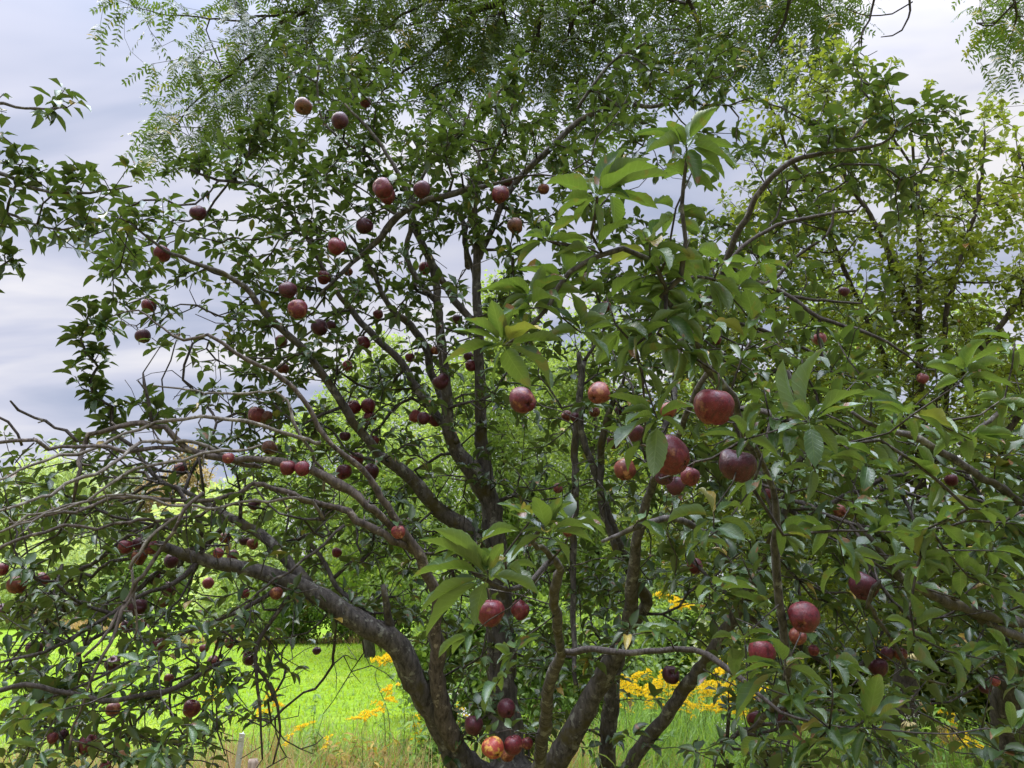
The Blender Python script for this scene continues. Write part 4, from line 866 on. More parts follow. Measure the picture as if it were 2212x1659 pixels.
HERO = {(1087,746): [(977,713),(957,788),(1062,648),(1114,662),(1217,736),(1167,712),(1147,838),(1067,848),(1190,842),(1000,690)],
 (1147,645): [(1030,630),(1060,615),(1174,573),(1224,603),(1257,633),(1197,652),(1215,700),(1100,600)],
 (1284,428): [(1180,397),(1208,440),(1354,320),(1427,360),(1407,345),(1447,380),(1204,473),(1297,500),(1360,430)],
 (1482,312): [(1367,293),(1548,233),(1592,367),(1565,387),(1585,320),(1395,332),(1505,405),(1512,262),(1440,262),(1408,300)],
 (1180,520): [(1104,547),(1128,513),(1168,478),(1257,467),(1270,517),(1120,580)],
 (1180,1152): [(1104,1208),(1287,1150),(1284,1175),(1126,1150),(1214,1073),(1240,1085),(1154,1073),(1095,1110),(1230,1225)],
 (1054,1245): [(887,1250),(907,1323),(984,1196),(905,1166),(1100,1272),(1164,1285),(920,1376),(1026,1353),(1087,1173),(934,1143),(1000,1170)],
 (1257,720): [(1314,775),(1230,630),(1314,653),(1194,663),(1210,688),(1327,688),(1180,735)],
 (1420,906): [(1350,918),(1330,968),(1390,958),(1411,1030),(1314,855),(1470,820),(1500,880)],
 (1748,913): [(1692,776),(1782,750),(1872,873),(1868,846),(1808,985),(1680,935),(1712,870),(1835,930),(1760,1010)],
 (1608,950): [(1640,932),(1575,904),(1510,944),(1680,985),(1560,965)],
 (1692,1439): [(1598,1433),(1762,1483),(1788,1486),(1735,1423),(1575,1475),(1635,1498),(1590,1560),(1660,1380)],
 (1875,1573): [(1968,1513),(1945,1545),(1958,1628),(1898,1456),(1808,1500),(2022,1635),(1800,1600),(1850,1650)],
 (2192,1585): [(2140,1598),(2215,1530)]}
def hero_leaf(c, d, tip):
    """one big leaf from a spur to its tip, arching on the way"""
    p0 = at(*c, d); p1 = at(*tip, d+rng.normal(-.015, .03)); v = p1-p0; ch = np.linalg.norm(v); v = v/ch
    n = np.array([0, 0, 1.])+rng.normal(0, .22, 3)-FW*.15*rng.random(); sd = unit(np.cross(v, n)); n = np.cross(sd, v)
    b = .25+.75*rng.random(); d0 = v*math.cos(b/2)+n*math.sin(b/2); nn = n*math.cos(b/2)-v*math.sin(b/2)
    L_ = ch*(b/2)/math.sin(b/2)
    return dict(base=p0[None], dirn=d0[None], nrm=nn[None], length=L_, width=np.clip(L_*(.32+.11*rng.random()), .018, .048), bend=b, fold=.25+.8*rng.random(), wave=.1+.2*rng.random(), twist=rng.normal(0, .25))
cnt = np.clip(NA[:, 3].astype(int), 3, 12)
for k in range(n3):
    hk = (int(NA[k, 0]), int(NA[k, 1]))
    if hk in HERO:
        nb = Buf()
        for tip in HERO[hk]: leaves(nb, tpl=NEAR_LEAF, **hero_leaf(hk, NA[k, 2], tip))
        q = rosette(A_near[k:k+1], ax[k:k+1], 2, 3, .045, .07, (.31, .43), .1, (.3, 1.0), 1.0, (.5, 1.2), (.3, 1.0), .02, .4); leaves(nb, tpl=NEAR_LEAF, **q)
        nb.build('leafy_shoot', M['near_leaf'], apple_tree); continue
    q = rosette(A_near[k:k+1], ax[k:k+1], int(cnt[k])+1, int(cnt[k])+4, .050, .092, (.36, .47), .16, (.9, 1.55), 1.15, (.4, 1.15), (.3, 1.2), .03, .4); nb = Buf()
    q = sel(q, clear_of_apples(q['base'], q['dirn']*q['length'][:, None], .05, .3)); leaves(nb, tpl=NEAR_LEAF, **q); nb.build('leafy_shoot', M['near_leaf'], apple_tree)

# ------------------------------------------------------------------ apple trees standing left and right, reaching into the picture
def side_tree(label, base, pts_list, spurs, seed_d, k=1.0, lw=(.05, .085)):
    t = Tree(.05); root = empty('apple_tree', base); tag(root, label, 'tree', 'apple trees')
    b = Buf()
    for i, pts in enumerate(pts_list):
        b = Buf(); t.limb(pts, b, 9, .008, .12); b.build('trunk' if i == 0 else 'limb', M['bark'], root)
    tb = Buf(); ax = t.grow(spurs, tb); tb.build('twigs', M['twig'], root)
    lb = Buf(); q = rosette(spurs, ax, 4, 7, *lw); q = sel(q, clear_of_apples(q['base'], q['dirn']*q['length'][:, None], .1)); leaves(lb, tpl=APPLE_LEAF, **q); lb.build('crown', M['leaf'], root)
lt = np.array([-3.7, 3.4, 0])
sp = np.concatenate([line_pts([(-120, 235, 2.8), (0, 225, 2.75), (80, 235, 2.7), (150, 235, 2.65)], 15, .035), line_pts([(-60, 330, 2.8), (0, 330, 2.75), (50, 310, 2.7)], 9, .05),
    line_pts([(-120, 420, 2.85), (0, 385, 2.8), (90, 410, 2.75), (200, 415, 2.65), (290, 400, 2.6)], 27, .035), line_pts([(-60, 420, 2.8), (60, 480, 2.75), (130, 495, 2.7), (210, 480, 2.65)], 14, .035), line_pts([(60, 360, 2.8), (170, 350, 2.7), (220, 360, 2.7)], 10, .03),
    line_pts([(-80, 560, 2.8), (-20, 580, 2.75), (25, 560, 2.7)], 12, .04), line_pts([(-80, 490, 2.8), (-10, 510, 2.75), (20, 540, 2.7)], 8, .04)])
side_tree('neighbouring apple tree beyond the left edge, only its leafy bough tips showing against the sky', lt,
    [[(lt[0], lt[1], -.1, .14, 'w'), (lt[0]+.05, lt[1], .7, .10, 'w'), (lt[0]+.1, lt[1]-.1, 1.5, .085, 'w'), (lt[0]+.2, lt[1]-.2, 2.4, .06, 'w'), (lt[0]+.25, lt[1]-.2, 3.1, .03, 'w')],
     [(lt[0]+.12, lt[1]-.1, 1.6, .05, 'w'), (-280, 480, 2.95, 18), (-120, 420, 2.85, 9), (0, 385, 2.8, 6), (90, 412, 2.75, 4), (200, 415, 2.65, 3), (285, 402, 2.6, 1.5)],
     [(-280, 480, 2.95, 14), (-200, 330, 2.9, 8), (-100, 240, 2.8, 6), (0, 228, 2.75, 4), (80, 235, 2.7, 3), (145, 232, 2.65, 1.5)],
     [(-120, 420, 2.85, 6), (-20, 435, 2.8, 4), (60, 482, 2.75, 3), (130, 495, 2.7, 2), (205, 480, 2.65, 1.5)],
     [(-280, 480, 2.95, 10), (-150, 540, 2.85, 6), (-40, 585, 2.8, 4), (25, 560, 2.7, 2)]], sp, 2.7)
rt = np.array([2.35, 3.1, 0])
spx, spy, spd = grid_sample(["0"*23]*8+["0"*19+"2334", "0"*18+"23455", "0"*18+"34565", "0"*18+"34565", "0"*18+"34555", "0"*18+"24555", "0"*20+"355", "0"*20+"134", "0"*21+"23"], 1.5, lambda x, y: 1.95+1.1*rng.random(len(x)))
side_tree('apple tree at the right edge with a dark rough trunk and sloping limbs reaching left', rt,
    [[(rt[0], rt[1], -.1, .16, 'w'), (2195, 1900, 3.0, 55), (2185, 1659, 3.0, 46), (2178, 1560, 3.0, 42), (2200, 1450, 2.9, 38), (2260, 1380, 2.7, 34), (2330, 1200, 2.6, 26), (2400, 1000, 2.5, 16), (2420, 850, 2.5, 8)],
     [(2290, 1390, 2.6, 18), (2212, 1352, 2.3, 15), (2142, 1322, 2.15, 13), (2058, 1297, 2.05, 12), (1992, 1259, 2.0, 12), (1932, 1216, 1.95, 9), (1890, 1170, 1.95, 6), (1850, 1130, 1.95, 4)],
     [(2300, 1430, 2.5, 14), (2212, 1386, 2.25, 10), (2142, 1349, 2.15, 9), (2080, 1316, 2.08, 9), (2050, 1292, 2.05, 8)],
     [(2330, 1190, 2.55, 14), (2250, 1100, 2.2, 11), (2175, 1060, 2.1, 10), (2142, 1030, 2.05, 9), (2075, 993, 2.0, 9), (2008, 953, 1.98, 8.5), (1958, 933, 1.95, 8), (1892, 916, 1.92, 6), (1840, 890, 1.9, 4)],
     [(2330, 1180, 2.55, 10), (2290, 980, 2.3, 8), (2212, 880, 2.1, 6), (2140, 905, 2.0, 5), (2070, 960, 2.0, 4)],
     [(1875, 1316, 2.05, 4), (1900, 1250, 1.95, 4), (1870, 1300, 2.0, 5), (1925, 1383, 2.1, 5), (1958, 1439, 2.15, 5), (1988, 1469, 2.2, 4), (2042, 1479, 2.2, 2.5)]], at_many(spx, spy, spd), 2.5)
# ------------------------------------------------------------------ pinnate leaved tree arching overhead
def pinnate(lbuf, rbuf, base, dirn, length, npair=8, leaf=.042):
    """compound leaves: a drooping stalk with pairs of leaflets"""
    N = len(base)
    if not N: return
    d = unit(dirn); side = unit(np.cross(d, np.array([0, 0, 1.])+rng.normal(0, .25, (N, 3))))
    K = npair; f = np.linspace(.22, 1, K)
    droop = (.35+.75*rng.random(N))[:, None]
    def along(ff):
        s = ff[None]*length[:, None]; b = droop*ff[None]
        p = base[:, None]+s[..., None]*d[:, None]; p[..., 2] -= (s*b*.55); return p
    def tang(ff):
        t = np.repeat(d[:, None], len(ff), 1).copy(); t[..., 2] -= droop*ff[None]*1.1; return unit(t)
    P = along(f); T = tang(f)
    tone = np.repeat(rng.random(N)[:, None], K, 1)+rng.normal(0, .06, (N, K)); tone = np.clip(tone, 0, 1)
    for sg in (-1, 1):
        dd = unit(T*.45+sg*side[:, None]+rng.normal(0, .12, (N, K, 3))); dd[..., 2] -= .25*rng.random((N, K))
        nr = unit(np.cross(T, side[:, None]*np.ones((1, K, 1)))+rng.normal(0, .3, (N, K, 3)))
        nr *= np.sign(nr[..., 2:])
        sz = leaf*(.75+.5*rng.random((N, K)))*(1-.25*np.abs(f-.5))[None]*(length[:, None]/.26)
        m = (rng.random((N, K)) > .06).ravel()
        leaves(lbuf, P.reshape(-1, 3)[m], dd.reshape(-1, 3)[m], nr.reshape(-1, 3)[m], sz.ravel()[m], sz.ravel()[m]*.34, bend=.3, fold=.25, tone=tone.ravel()[m], tpl=LEAFLET)
    leaves(lbuf, along(np.array([1.]))[:, 0], tang(np.array([1.]))[:, 0], np.array([0, 0, 1.])+rng.normal(0, .2, (N, 3)), length*.16, length*.055, tpl=LEAFLET, tone=tone[:, 0])
    g = np.linspace(0, 1, 5); Q = along(g)
    w = side*.0014
    V = np.stack([Q-w[:, None], Q+w[:, None]], 2).reshape(-1, 3)
    i = (np.arange(N)[:, None]*10+np.arange(4)[None]*2).ravel()
    rbuf.add(V, np.stack([i, i+1, i+3, i+2], -1))
def build_locust():
    t = Tree(.14); base = np.array([4.2, -2.0, 0]); root = empty('locust_tree', base)
    tag(root, 'tall tree with feathery pinnate leaves arching over the top of the picture', 'tree')
    b = Buf(); Z = base
    hub = (3.4, .6, 8.6)
    t.limb([(Z[0], Z[1], -.2, .36, 'w'), (Z[0], Z[1]+.05, 1.5, .27, 'w'), (Z[0]-.1, Z[1]+.3, 4.5, .22, 'w'), (Z[0]-.4, Z[1]+1.4, 7, .18, 'w'), (*hub, .14, 'w')], b, 12, .01, .1); b.build('trunk', M['dark_bark'], root)
    def lm(pts, r0=True):
        b = Buf(); t.limb(pts, b, 7, .03, .12); b.build('limb', M['dark_bark'], root)
    c1 = (1.6, 4.2, 8.7); c2 = (.2, 5.6, 8.2)
    lm([(*hub, .12, 'w'), (*c1, .09, 'w'), (*c2, .07, 'w'), (1190, -170, 8.0, 10), (1104, -10, 8.2, 8), (1070, 23, 8.3, 8), (1020, 30, 8.3, 7.5), (1004, 50, 8.3, 6), (984, 73, 8.3, 6), (967, 93, 8.3, 5), (917, 127, 8.3, 4), (870, 160, 8.3, 3), (820, 200, 8.3, 2)])
    lm([(1080, 20, 8.3, 5.5), (1057, 67, 8.3, 5), (1037, 117, 8.3, 4.5), (1004, 167, 8.35, 4), (985, 190, 8.4, 3), (960, 240, 8.4, 2)])
    lm([(*c2, .05, 'w'), (900, -160, 8.2, 9), (760, -80, 8.4, 7), (667, -5, 8.5, 5), (650, 33, 8.5, 5), (600, 67, 8.5, 4.5), (567, 100, 8.5, 4), (520, 133, 8.5, 3), (470, 165, 8.5, 2.5), (420, 210, 8.5, 2), (380, 270, 8.5, 1.2)])
    lm([(650, 33, 8.5, 3), (560, 40, 8.5, 2.5), (470, 50, 8.5, 2), (330, 25, 8.5, 1.2)])
    lm([(760, -80, 8.4, 5), (560, -60, 8.5, 4), (380, -30, 8.5, 3), (280, 0, 8.5, 1.5)])
    lm([(1190, -170, 8.0, 6), (1170, -50, 8.2, 5), (1165, 10, 8.3, 5), (1160, 45, 8.3, 5), (1147, 90, 8.35, 4.5), (1120, 117, 8.4, 3.5), (1090, 130, 8.4, 2.5), (1040, 150, 8.4, 1.5)])
    lm([(1165, 33, 8.3, 3), (1150, 130, 8.4, 2.5), (1120, 220, 8.4, 2), (1110, 300, 8.4, 1.2)])
    lm([(*c1, .07, 'w'), (1420, -180, 7.8, 9), (1297, 0, 8.0, 7), (1257, 30, 8.1, 6.5), (1251, 83, 8.2, 5.5), (1257, 100, 8.2, 4), (1255, 160, 8.2, 3), (1230, 230, 8.2, 1.8)])
    lm([(1190, -170, 8.0, 5), (1220, -5, 8.1, 4.5), (1231, 50, 8.15, 4), (1250, 87, 8.2, 3)])
    lm([(1020, 30, 8.3, 4), (950, 0, 8.4, 4), (880, 30, 8.5, 3), (800, 90, 8.5, 2.5), (740, 160, 8.5, 1.5)])
    lm([(1420, -180, 7.8, 7), (1480, -60, 8.0, 6), (1500, 20, 8.1, 5), (1520, 80, 8.2, 4), (1490, 140, 8.3, 2)])
    lm([(*c1, .06, 'w'), (1650, -200, 7.6, 8), (1690, -60, 7.8, 6), (1700, 20, 7.9, 4), (1680, 80, 8.0, 3), (1650, 120, 8.0, 1.5)])
    lm([(1650, -200, 7.6, 6), (1840, -120, 7.5, 4), (1892, -5, 7.6, 3), (1875, 43, 7.6, 2.5), (1858, 72, 7.6, 2), (1860, 110, 7.6, 1.2)])
    lm([(1870, 55, 7.6, 1.6), (1850, 85, 7.6, 1.4), (1853, 113, 7.6, 1.3), (1872, 127, 7.6, 1.2), (1895, 110, 7.6, .8)])
    lm([(1650, -200, 7.6, 6), (1900, -150, 7.3, 4), (1968, -5, 7.4, 3), (1967, 40, 7.4, 2.4), (1948, 63, 7.4, 2), (1928, 80, 7.4, 1.6), (1903, 80, 7.4, 1)])
    lm([(1968, 0, 7.4, 2), (1930, 30, 7.4, 1.6), (1880, 35, 7.4, 1.4), (1830, 20, 7.4, .9)])
    lm([(*c1, .06, 'w'), (2050, -250, 7.6, 8), (2150, -100, 7.9, 5), (2180, 0, 8.2, 3), (2190, 60, 8.3, 2), (2170, 110, 8.3, 1)])
    # cells 100 wide and 60 tall; the first two rows stand just above the picture
    G = ["00001588888888888850045",
         "00001588888888888850045",
         "00112388888888887640056",
         "00014688887887775400025",
         "00014666666666444200012",
         "00024655555554100000000",
         "00055432234432000000000",
         "00022100013310000000000"]
    Gf = np.array([[int(c) for c in r] for r in G], float); pts = []
    for i in range(Gf.shape[0]):
        for j in range(23):
            n = rng.poisson(Gf[i, j]*4.2)
            xx = (j+rng.random(n))*100-0; yy = (i-2+rng.random(n))*60
            pts.append(np.stack([xx, yy, 7.7+1.7*rng.random(n)], -1))
    pts = np.concatenate(pts)
    A = at_many(pts[:, 0], pts[:, 1], pts[:, 2]); A = A[rng.random(len(A)) < clump(A, 1.1)*.9]
    e = np.array([(225, 10), (260, 12), (290, 25), (310, 40), (350, 45), (375, 10), (350, 110), (380, 95), (345, 240), (360, 255), (335, 290), (350, 300), (385, 290), (420, 285), (450, 285), (1190, 340), (1180, 335), (1440, 130), (1560, 110), (1590, 100), (1640, 130), (1650, 140), (1700, 110), (1760, 130), (1770, 100), (2165, 110), (2160, 125), (2190, 95), (2120, 30), (2150, 60)], float)
    E = at_many(e[:, 0], e[:, 1]-10, np.full(len(e), 8.3)); A = np.concatenate([A, E])
    tb = Buf(); ax = t.grow(A, tb, tip=.0022, rmax=.02, jit=.14); tb.build('twigs', M['dark_bark'], root)
    n = rng.integers(2, 4, len(A)); idx = np.repeat(np.arange(len(A)), n); N = len(idx)
    a = rng.random(N)*6.28; d = unit(ax[idx]*.6+np.stack([np.cos(a), np.sin(a), -.15+0*a], -1)); d[:, 2] -= .25
    lb, rb = Buf(), Buf(); pinnate(lb, rb, A[idx]-ax[idx]*rng.random(N)[:, None]*.06, d, .19+.14*rng.random(N), 8, .064)
    cr = lb.build('crown', M['locust_leaf'], root); rb.build('leaf_stalks', M['stem'], root)
build_locust()

# ------------------------------------------------------------------ yellowing pear tree behind on the right
def build_pear():
    t = Tree(.09); base = ground_xy(1960, 6.2); root = empty('pear_tree', base)
    tag(root, 'yellow green pear tree with small leaves and upright shoots behind the right side', 'tree')
    b = Buf(); t.limb([(base[0], base[1], -.1, .15, 'w'), (base[0], base[1], .5, .12, 'w'), (1985, 1250, 6.1, 17), (1985, 1000, 6.1, 12), (1982, 753, 6.0, 8), (1985, 560, 6.0, 6), (1980, 460, 6.0, 6), (1975, 380, 6.0, 4), (1970, 300, 5.9, 3)], b, 10); b.build('trunk', M['pear_bark'], root)
    for pts in ([(1985, 1180, 6.1, 11), (2040, 1000, 6.0, 9), (2048, 753, 5.9, 7), (2070, 600, 5.9, 5), (2120, 450, 5.9, 5), (2130, 330, 5.9, 3), (2125, 260, 5.9, 1.5)],
                [(1985, 1050, 6.1, 8), (1930, 850, 6.2, 6.5), (1870, 680, 6.2, 5), (1780, 480, 6.1, 6), (1700, 330, 6.0, 4), (1660, 220, 6.0, 2)],
                [(1984, 900, 6.0, 9), (2100, 780, 5.8, 8), (2200, 640, 5.7, 6), (2260, 480, 5.7, 4), (2200, 330, 5.7, 2)],
                [(1983, 700, 6.0, 8), (1920, 560, 5.9, 7), (1830, 420, 5.9, 5), (1790, 300, 5.9, 4), (1780, 200, 5.9, 2), (1770, 130, 5.9, 1)],
                [(1984, 1050, 6.1, 10), (1850, 950, 6.0, 8), (1720, 820, 5.9, 6), (1620, 700, 5.9, 4)],
                [(1978, 420, 6.0, 3.5), (1972, 360, 6.0, 3.2), (1930, 300, 6.0, 3), (1915, 230, 6.0, 2), (1920, 150, 6.0, 1)],
                [(1985, 620, 6.0, 4), (1990, 480, 5.9, 3.5), (1985, 400, 5.9, 3), (2000, 350, 5.9, 2.5), (1995, 240, 5.9, 2)],
                [(1985, 1100, 6.1, 12), (2120, 1000, 5.8, 10), (2230, 860, 5.6, 6), (2330, 700, 5.6, 3)]):
        b = Buf(); t.limb(pts, b, 7, .02, .1); b.build('limb', M['pear_bark'], root)
    rows = ["00000000000000000000000", "00000000000000000210000", "00000000000000001320010", "00000000000000001322111",
            "00000000000000013422334", "00000000000000134434566", "00000000000000356778888", "00000000000000256788877",
            "00000000000001456788776", "00000000000001357778777", "00000000000001356777777", "00000000000001356777777", "00000000000000134566666", "00000000000000012344444"]
    rows += ["0"*23]*2
    k = 1.5*(3.3/6)**2*11.0
    x, y, d = grid_sample(rows, k, lambda x, y: 5.3+1.6*rng.random(len(x)), sc=.7)
    A = at_many(x, y, d)
    sh = [line_pts(p, n, .03) for p, n in (([(1660, 330, 6), (1655, 260, 6), (1600, 200, 6), (1590, 180, 6)], 10), ([(1680, 300, 6), (1665, 230, 6), (1663, 195, 6)], 9), ([(1780, 260, 5.9), (1790, 160, 5.9), (1795, 70, 5.9)], 26), ([(1920, 300, 6), (1905, 210, 6), (1935, 135, 6)], 9),
         ([(1990, 300, 5.9), (1990, 230, 5.9), (2000, 190, 5.9)], 8), ([(2020, 340, 5.9), (2040, 310, 5.9), (2060, 260, 5.9)], 8), ([(2110, 340, 5.9), (2120, 300, 5.9), (2130, 240, 5.9)], 8), ([(2160, 420, 5.8), (2190, 330, 5.8), (2205, 310, 5.8)], 7), ([(1840, 240, 6.0), (1830, 180, 6), (1830, 130, 6)], 10))]
    A = np.concatenate([A]+sh)
    tb = Buf(); ax = t.grow(A, tb, tip=.0016, rmax=.014, jit=.12); tb.build('twigs', M['pear_bark'], root)
    lb = Buf(); q = rosette(A, ax, 4, 8, .045, .085, (.46, .6), .2, (.5, 1.5), .5, (.2, .8), (.2, 1.2), .12); q.pop('wave'); leaves(lb, tpl=PEAR_LEAF, **q)
    lb.build('crown', M['pear_leaf'], root)
build_pear()

# ------------------------------------------------------------------ trees and bushes farther off
def far_tree(name, label, base, height, crown, n, size, mat, cat='tree', group=None, trunk_r=.18, lance=False, hole=.0, droop=.1, zmin=None, lean=(0, 0)):
    """crown: list of (dx, dy, z, rx, rz) lobes filled with leaf clumps"""
    root = empty(name, base); tag(root, label, cat, group)
    b = Buf(); t = Tree(.4)
    H = height
    P = [(base[0], base[1], base[2]-.2, trunk_r*1.3, 'w'), (base[0]+lean[0]*.3, base[1], base[2]+H*.3, trunk_r, 'w'), (base[0]+lean[0]*.6, base[1], base[2]+H*.6, trunk_r*.6, 'w'), (base[0]+lean[0], base[1], base[2]+H*.92, trunk_r*.15, 'w')]
    t.limb(P, b, 8, .05, .1); b.build('trunk', M['far_bark'], root)
    vol = np.array([c[3]**2*c[4] for c in crown])**.72; vol = vol/vol.sum(); pts = []
    for c, v in zip(crown, vol):
        m = int(n*1.9*v/9)+1; u = unit(rng.normal(0, 1, (m, 3)))*(.35+.65*rng.random(m)**.45)[:, None]
        pts.append(np.stack([base[0]+c[0]+u[:, 0]*c[3], base[1]+c[1]+u[:, 1]*c[3], base[2]+c[2]+u[:, 2]*c[4]], -1))
    A = np.concatenate(pts)
    if zmin is not None: A = A[A[:, 2] > zmin]
    ctr = np.array([base[0], base[1], base[2]+H*.5])
    sub = A[rng.choice(len(A), min(len(A), 140), replace=False)]
    tb = Buf(); t.grow(sub, tb, tip=.006, rmax=trunk_r*.5, jit=.12); tb.build('limbs', M['far_bark'], root)
    k = 9; idx = np.repeat(np.arange(len(A)), k); N = len(idx)
    off = rng.normal(0, size*1.5, (N, 3)); Pp = A[idx]+off
    d = unit(rng.normal(0, 1, (N, 3))+unit(Pp-ctr)*.7-np.array([0, 0, droop*4])); nr = rng.normal(0, .6, (N, 3))+np.array([0, 0, 1.])
    L_ = size*1.6*(.7+.7*rng.random(N)); tone = np.clip(np.repeat(rng.random(len(A)), k)*.6+rng.random(N)*.4, 0, .999)
    lb = Buf(); leaves(lb, Pp, d, nr, L_, L_*(.22 if lance else .5), bend=.6*rng.random(N), fold=.3, tone=tone, tpl=FLAKE if size > .2 or lance else PEAR_LEAF)
    lb.build('crown', M[mat], root); return root
def top_z(x, y, Y):
    p = at(x, y, 1.0)-CAM; return CAM[2]+p[2]/p[1]*Y
def lobes(w, z0, z1, n, r, seed):
    q = np.random.default_rng(seed); out = []
    for i in range(n):
        f = (i+.5)/n; zz = z0+(z1-z0)*f; s = math.sin(math.pi*min(1, .15+f*.85))**.7
        out.append((q.normal(0, .45)*w*s, q.normal(0, .45)*w*s, zz, r*(.6+.6*q.random())*(.5+.5*s), r*(.6+.5*q.random())*(.5+.5*s)))
    return out
g = ground_xy(1080, 17); zt = top_z(1060, 600, 17); far_tree('background_tree', 'light yellow green tree seen behind the centre trunk, its top tallest there', g, zt, lobes(1.5, 1.4, zt-.3, 16, 1.0, 1), 14000, .075, 'far_leaf', trunk_r=.11)
g = ground_xy(1300, 19); zt = top_z(1300, 640, 19); far_tree('background_tree', 'light green tree behind the thin grey stems right of centre', g, zt, lobes(1.6, 1.2, zt-.3, 16, 1.1, 2), 12000, .08, 'far_leaf', trunk_r=.12)
g = ground_xy(800, 21); zt = top_z(800, 735, 21); far_tree('background_tree', 'pale loose tree behind the diagonal limbs left of centre', g, zt, lobes(2.0, 1.6, zt-.3, 16, 1.2, 3), 11000, .085, 'far_leaf', trunk_r=.12)
g = ground_xy(930, 25); zt = top_z(930, 800, 25); far_tree('background_tree', 'light green tree glimpsed between the peeled trunk and the centre trunk', g, zt, lobes(2.0, 1.4, zt-.3, 16, 1.3, 31), 9000, .09, 'far_leaf', trunk_r=.12)
g = ground_xy(650, 28); zt = top_z(650, 900, 28); far_tree('background_tree', 'light green tree behind the bare dead limb at left of centre', g, zt, lobes(2.4, 1.4, zt-.3, 16, 1.5, 32), 9000, .10, 'far_leaf', trunk_r=.12)
g = ground_xy(1180, 23); zt = top_z(1180, 720, 23); far_tree('background_tree', 'pale green tree behind the lone lumpy apple at the centre', g, zt, lobes(2.0, 1.4, zt-.3, 16, 1.3, 33), 9000, .09, 'far_leaf', trunk_r=.12)
g = ground_xy(1560, 16); zt = top_z(1560, 800, 16); far_tree('background_tree', 'bright green tree behind the largest apples', g, zt, lobes(1.6, 1.0, zt-.2, 14, 1.0, 4), 11000, .075, 'far_leaf', trunk_r=.1)
g = ground_xy(1850, 18); zt = top_z(1850, 620, 18); far_tree('background_tree', 'yellow green tree behind the pear tree at right', g, zt, lobes(2.2, 1.0, zt-.2, 18, 1.3, 5), 14000, .085, 'far_leaf', trunk_r=.13)
g = ground_xy(2230, 15); zt = top_z(2200, 640, 15); far_tree('background_tree', 'yellow green tree at the far right edge of the background', g, zt, lobes(1.5, 1.0, zt-.2, 14, 1.0, 6), 9000, .08, 'far_leaf', trunk_r=.1)
g = ground_xy(70, 46); zt = top_z(60, 985, 46); far_tree('willow_tree', 'pale yellow green weeping willow far off at the left edge', g, zt, lobes(3.0, 2, zt-1.2, 16, 2.2, 7), 12000, .34, 'willow_leaf', lance=True, droop=.5, trunk_r=.3)
g = ground_xy(345, 62); zt = top_z(345, 955, 62); far_tree('maple_tree', 'far tree turning orange brown at left beyond the dead branches', g, zt, lobes(3.6, 3, zt-.9, 22, 1.3, 8), 6000, .20, 'rust_leaf', trunk_r=.3)
g = ground_xy(230, 60); zt = top_z(225, 1000, 60); far_tree('background_tree', 'far greyish tree between the willow and the orange brown tree', g, zt, lobes(3.2, 3, zt-.9, 22, 1.3, 9), 6000, .20, 'grey_leaf', trunk_r=.3)
g = ground_xy(480, 50); zt = top_z(480, 1040, 50); far_tree('background_tree', 'far pale green tree right of the orange brown tree', g, zt, lobes(3.6, 2, zt-1.2, 16, 2.4, 19), 9000, .30, 'willow_leaf', trunk_r=.3)
BUSHES = [(640, 27, 1210, 1.5, 'bush_leaf', 'green bush at the far edge of the field, left part of the hedge'), (760, 27.5, 1180, 1.6, 'bush_leaf', 'dark green bush behind the fork of the low left limb'), (880, 26.5, 1150, 1.6, 'bush_leaf', 'tall green bush between the low left limb and the peeled trunk'),
          (990, 25, 1170, 1.5, 'bush_leaf', 'green bush right behind the peeled dead trunk'), (1150, 24, 1190, 1.8, 'bush_leaf', 'green bush behind the hanging apples at the bottom centre'), (1290, 22, 1210, 1.5, 'bush_leaf', 'green bush behind the fork of the right hand trunk'),
          (520, 36, 1215, 2.2, 'willow_leaf', 'pale bush beyond the field at left'), (250, 44, 1190, 3.0, 'bush_leaf', 'far green bush left of the field'), (60, 40, 1180, 3.0, 'willow_leaf', 'pale far bush below the willow')]
for i, (x, Y, yt, w, mt_, lab) in enumerate(BUSHES):
    g = ground_xy(x, Y); zt = top_z(x, yt, Y); far_tree('bush', lab, g, zt, lobes(w*.7, .35, zt-.35, 10, w*.62, 20+i), 4200, .085 if Y < 30 else .16, mt_, 'bush', 'bushes along the far side of the field', .05)
NB = [(1470, 12.5, 1290, .95, 'yellow green bush behind the slanting right hand stem'), (1620, 11, 1270, .9, 'leafy yellow green thicket behind the goldenrod patch'), (1800, 8.6, 1240, .9, 'yellow green thicket behind the lower right apples'), (2010, 8.0, 1200, .9, 'yellow green thicket with orange leaves behind the sloping right limb'), (2190, 7.6, 1190, .8, 'yellow green thicket behind the dark trunk at the right edge'), (1390, 14, 1300, .9, 'low green bush between the two right hand trunks'), (965, 11, 1215, .8, 'light green bush right behind the peeled trunk and the big left limb'), (1075, 10.5, 1270, .75, 'dark leafy bush behind the hanging bottom centre apples'), (1190, 10, 1290, .75, 'leafy bush behind the thin ridged stem at the bottom centre'), (1285, 11, 1330, .7, 'low leafy bush left of the upright right hand trunk')]
for i, (x, Y, yt, w, lab) in enumerate(NB):
    g = ground_xy(x, Y); zt = top_z(x, yt, Y); far_tree('bush', lab, g, zt, lobes(w*.6, .3, zt-.2, 10, w*.5, 40+i), 4200, .06, 'pear_leaf' if i in (1, 2, 3, 4) else 'bush_leaf', 'bush', 'bushes behind the fruit trees at right', .03)

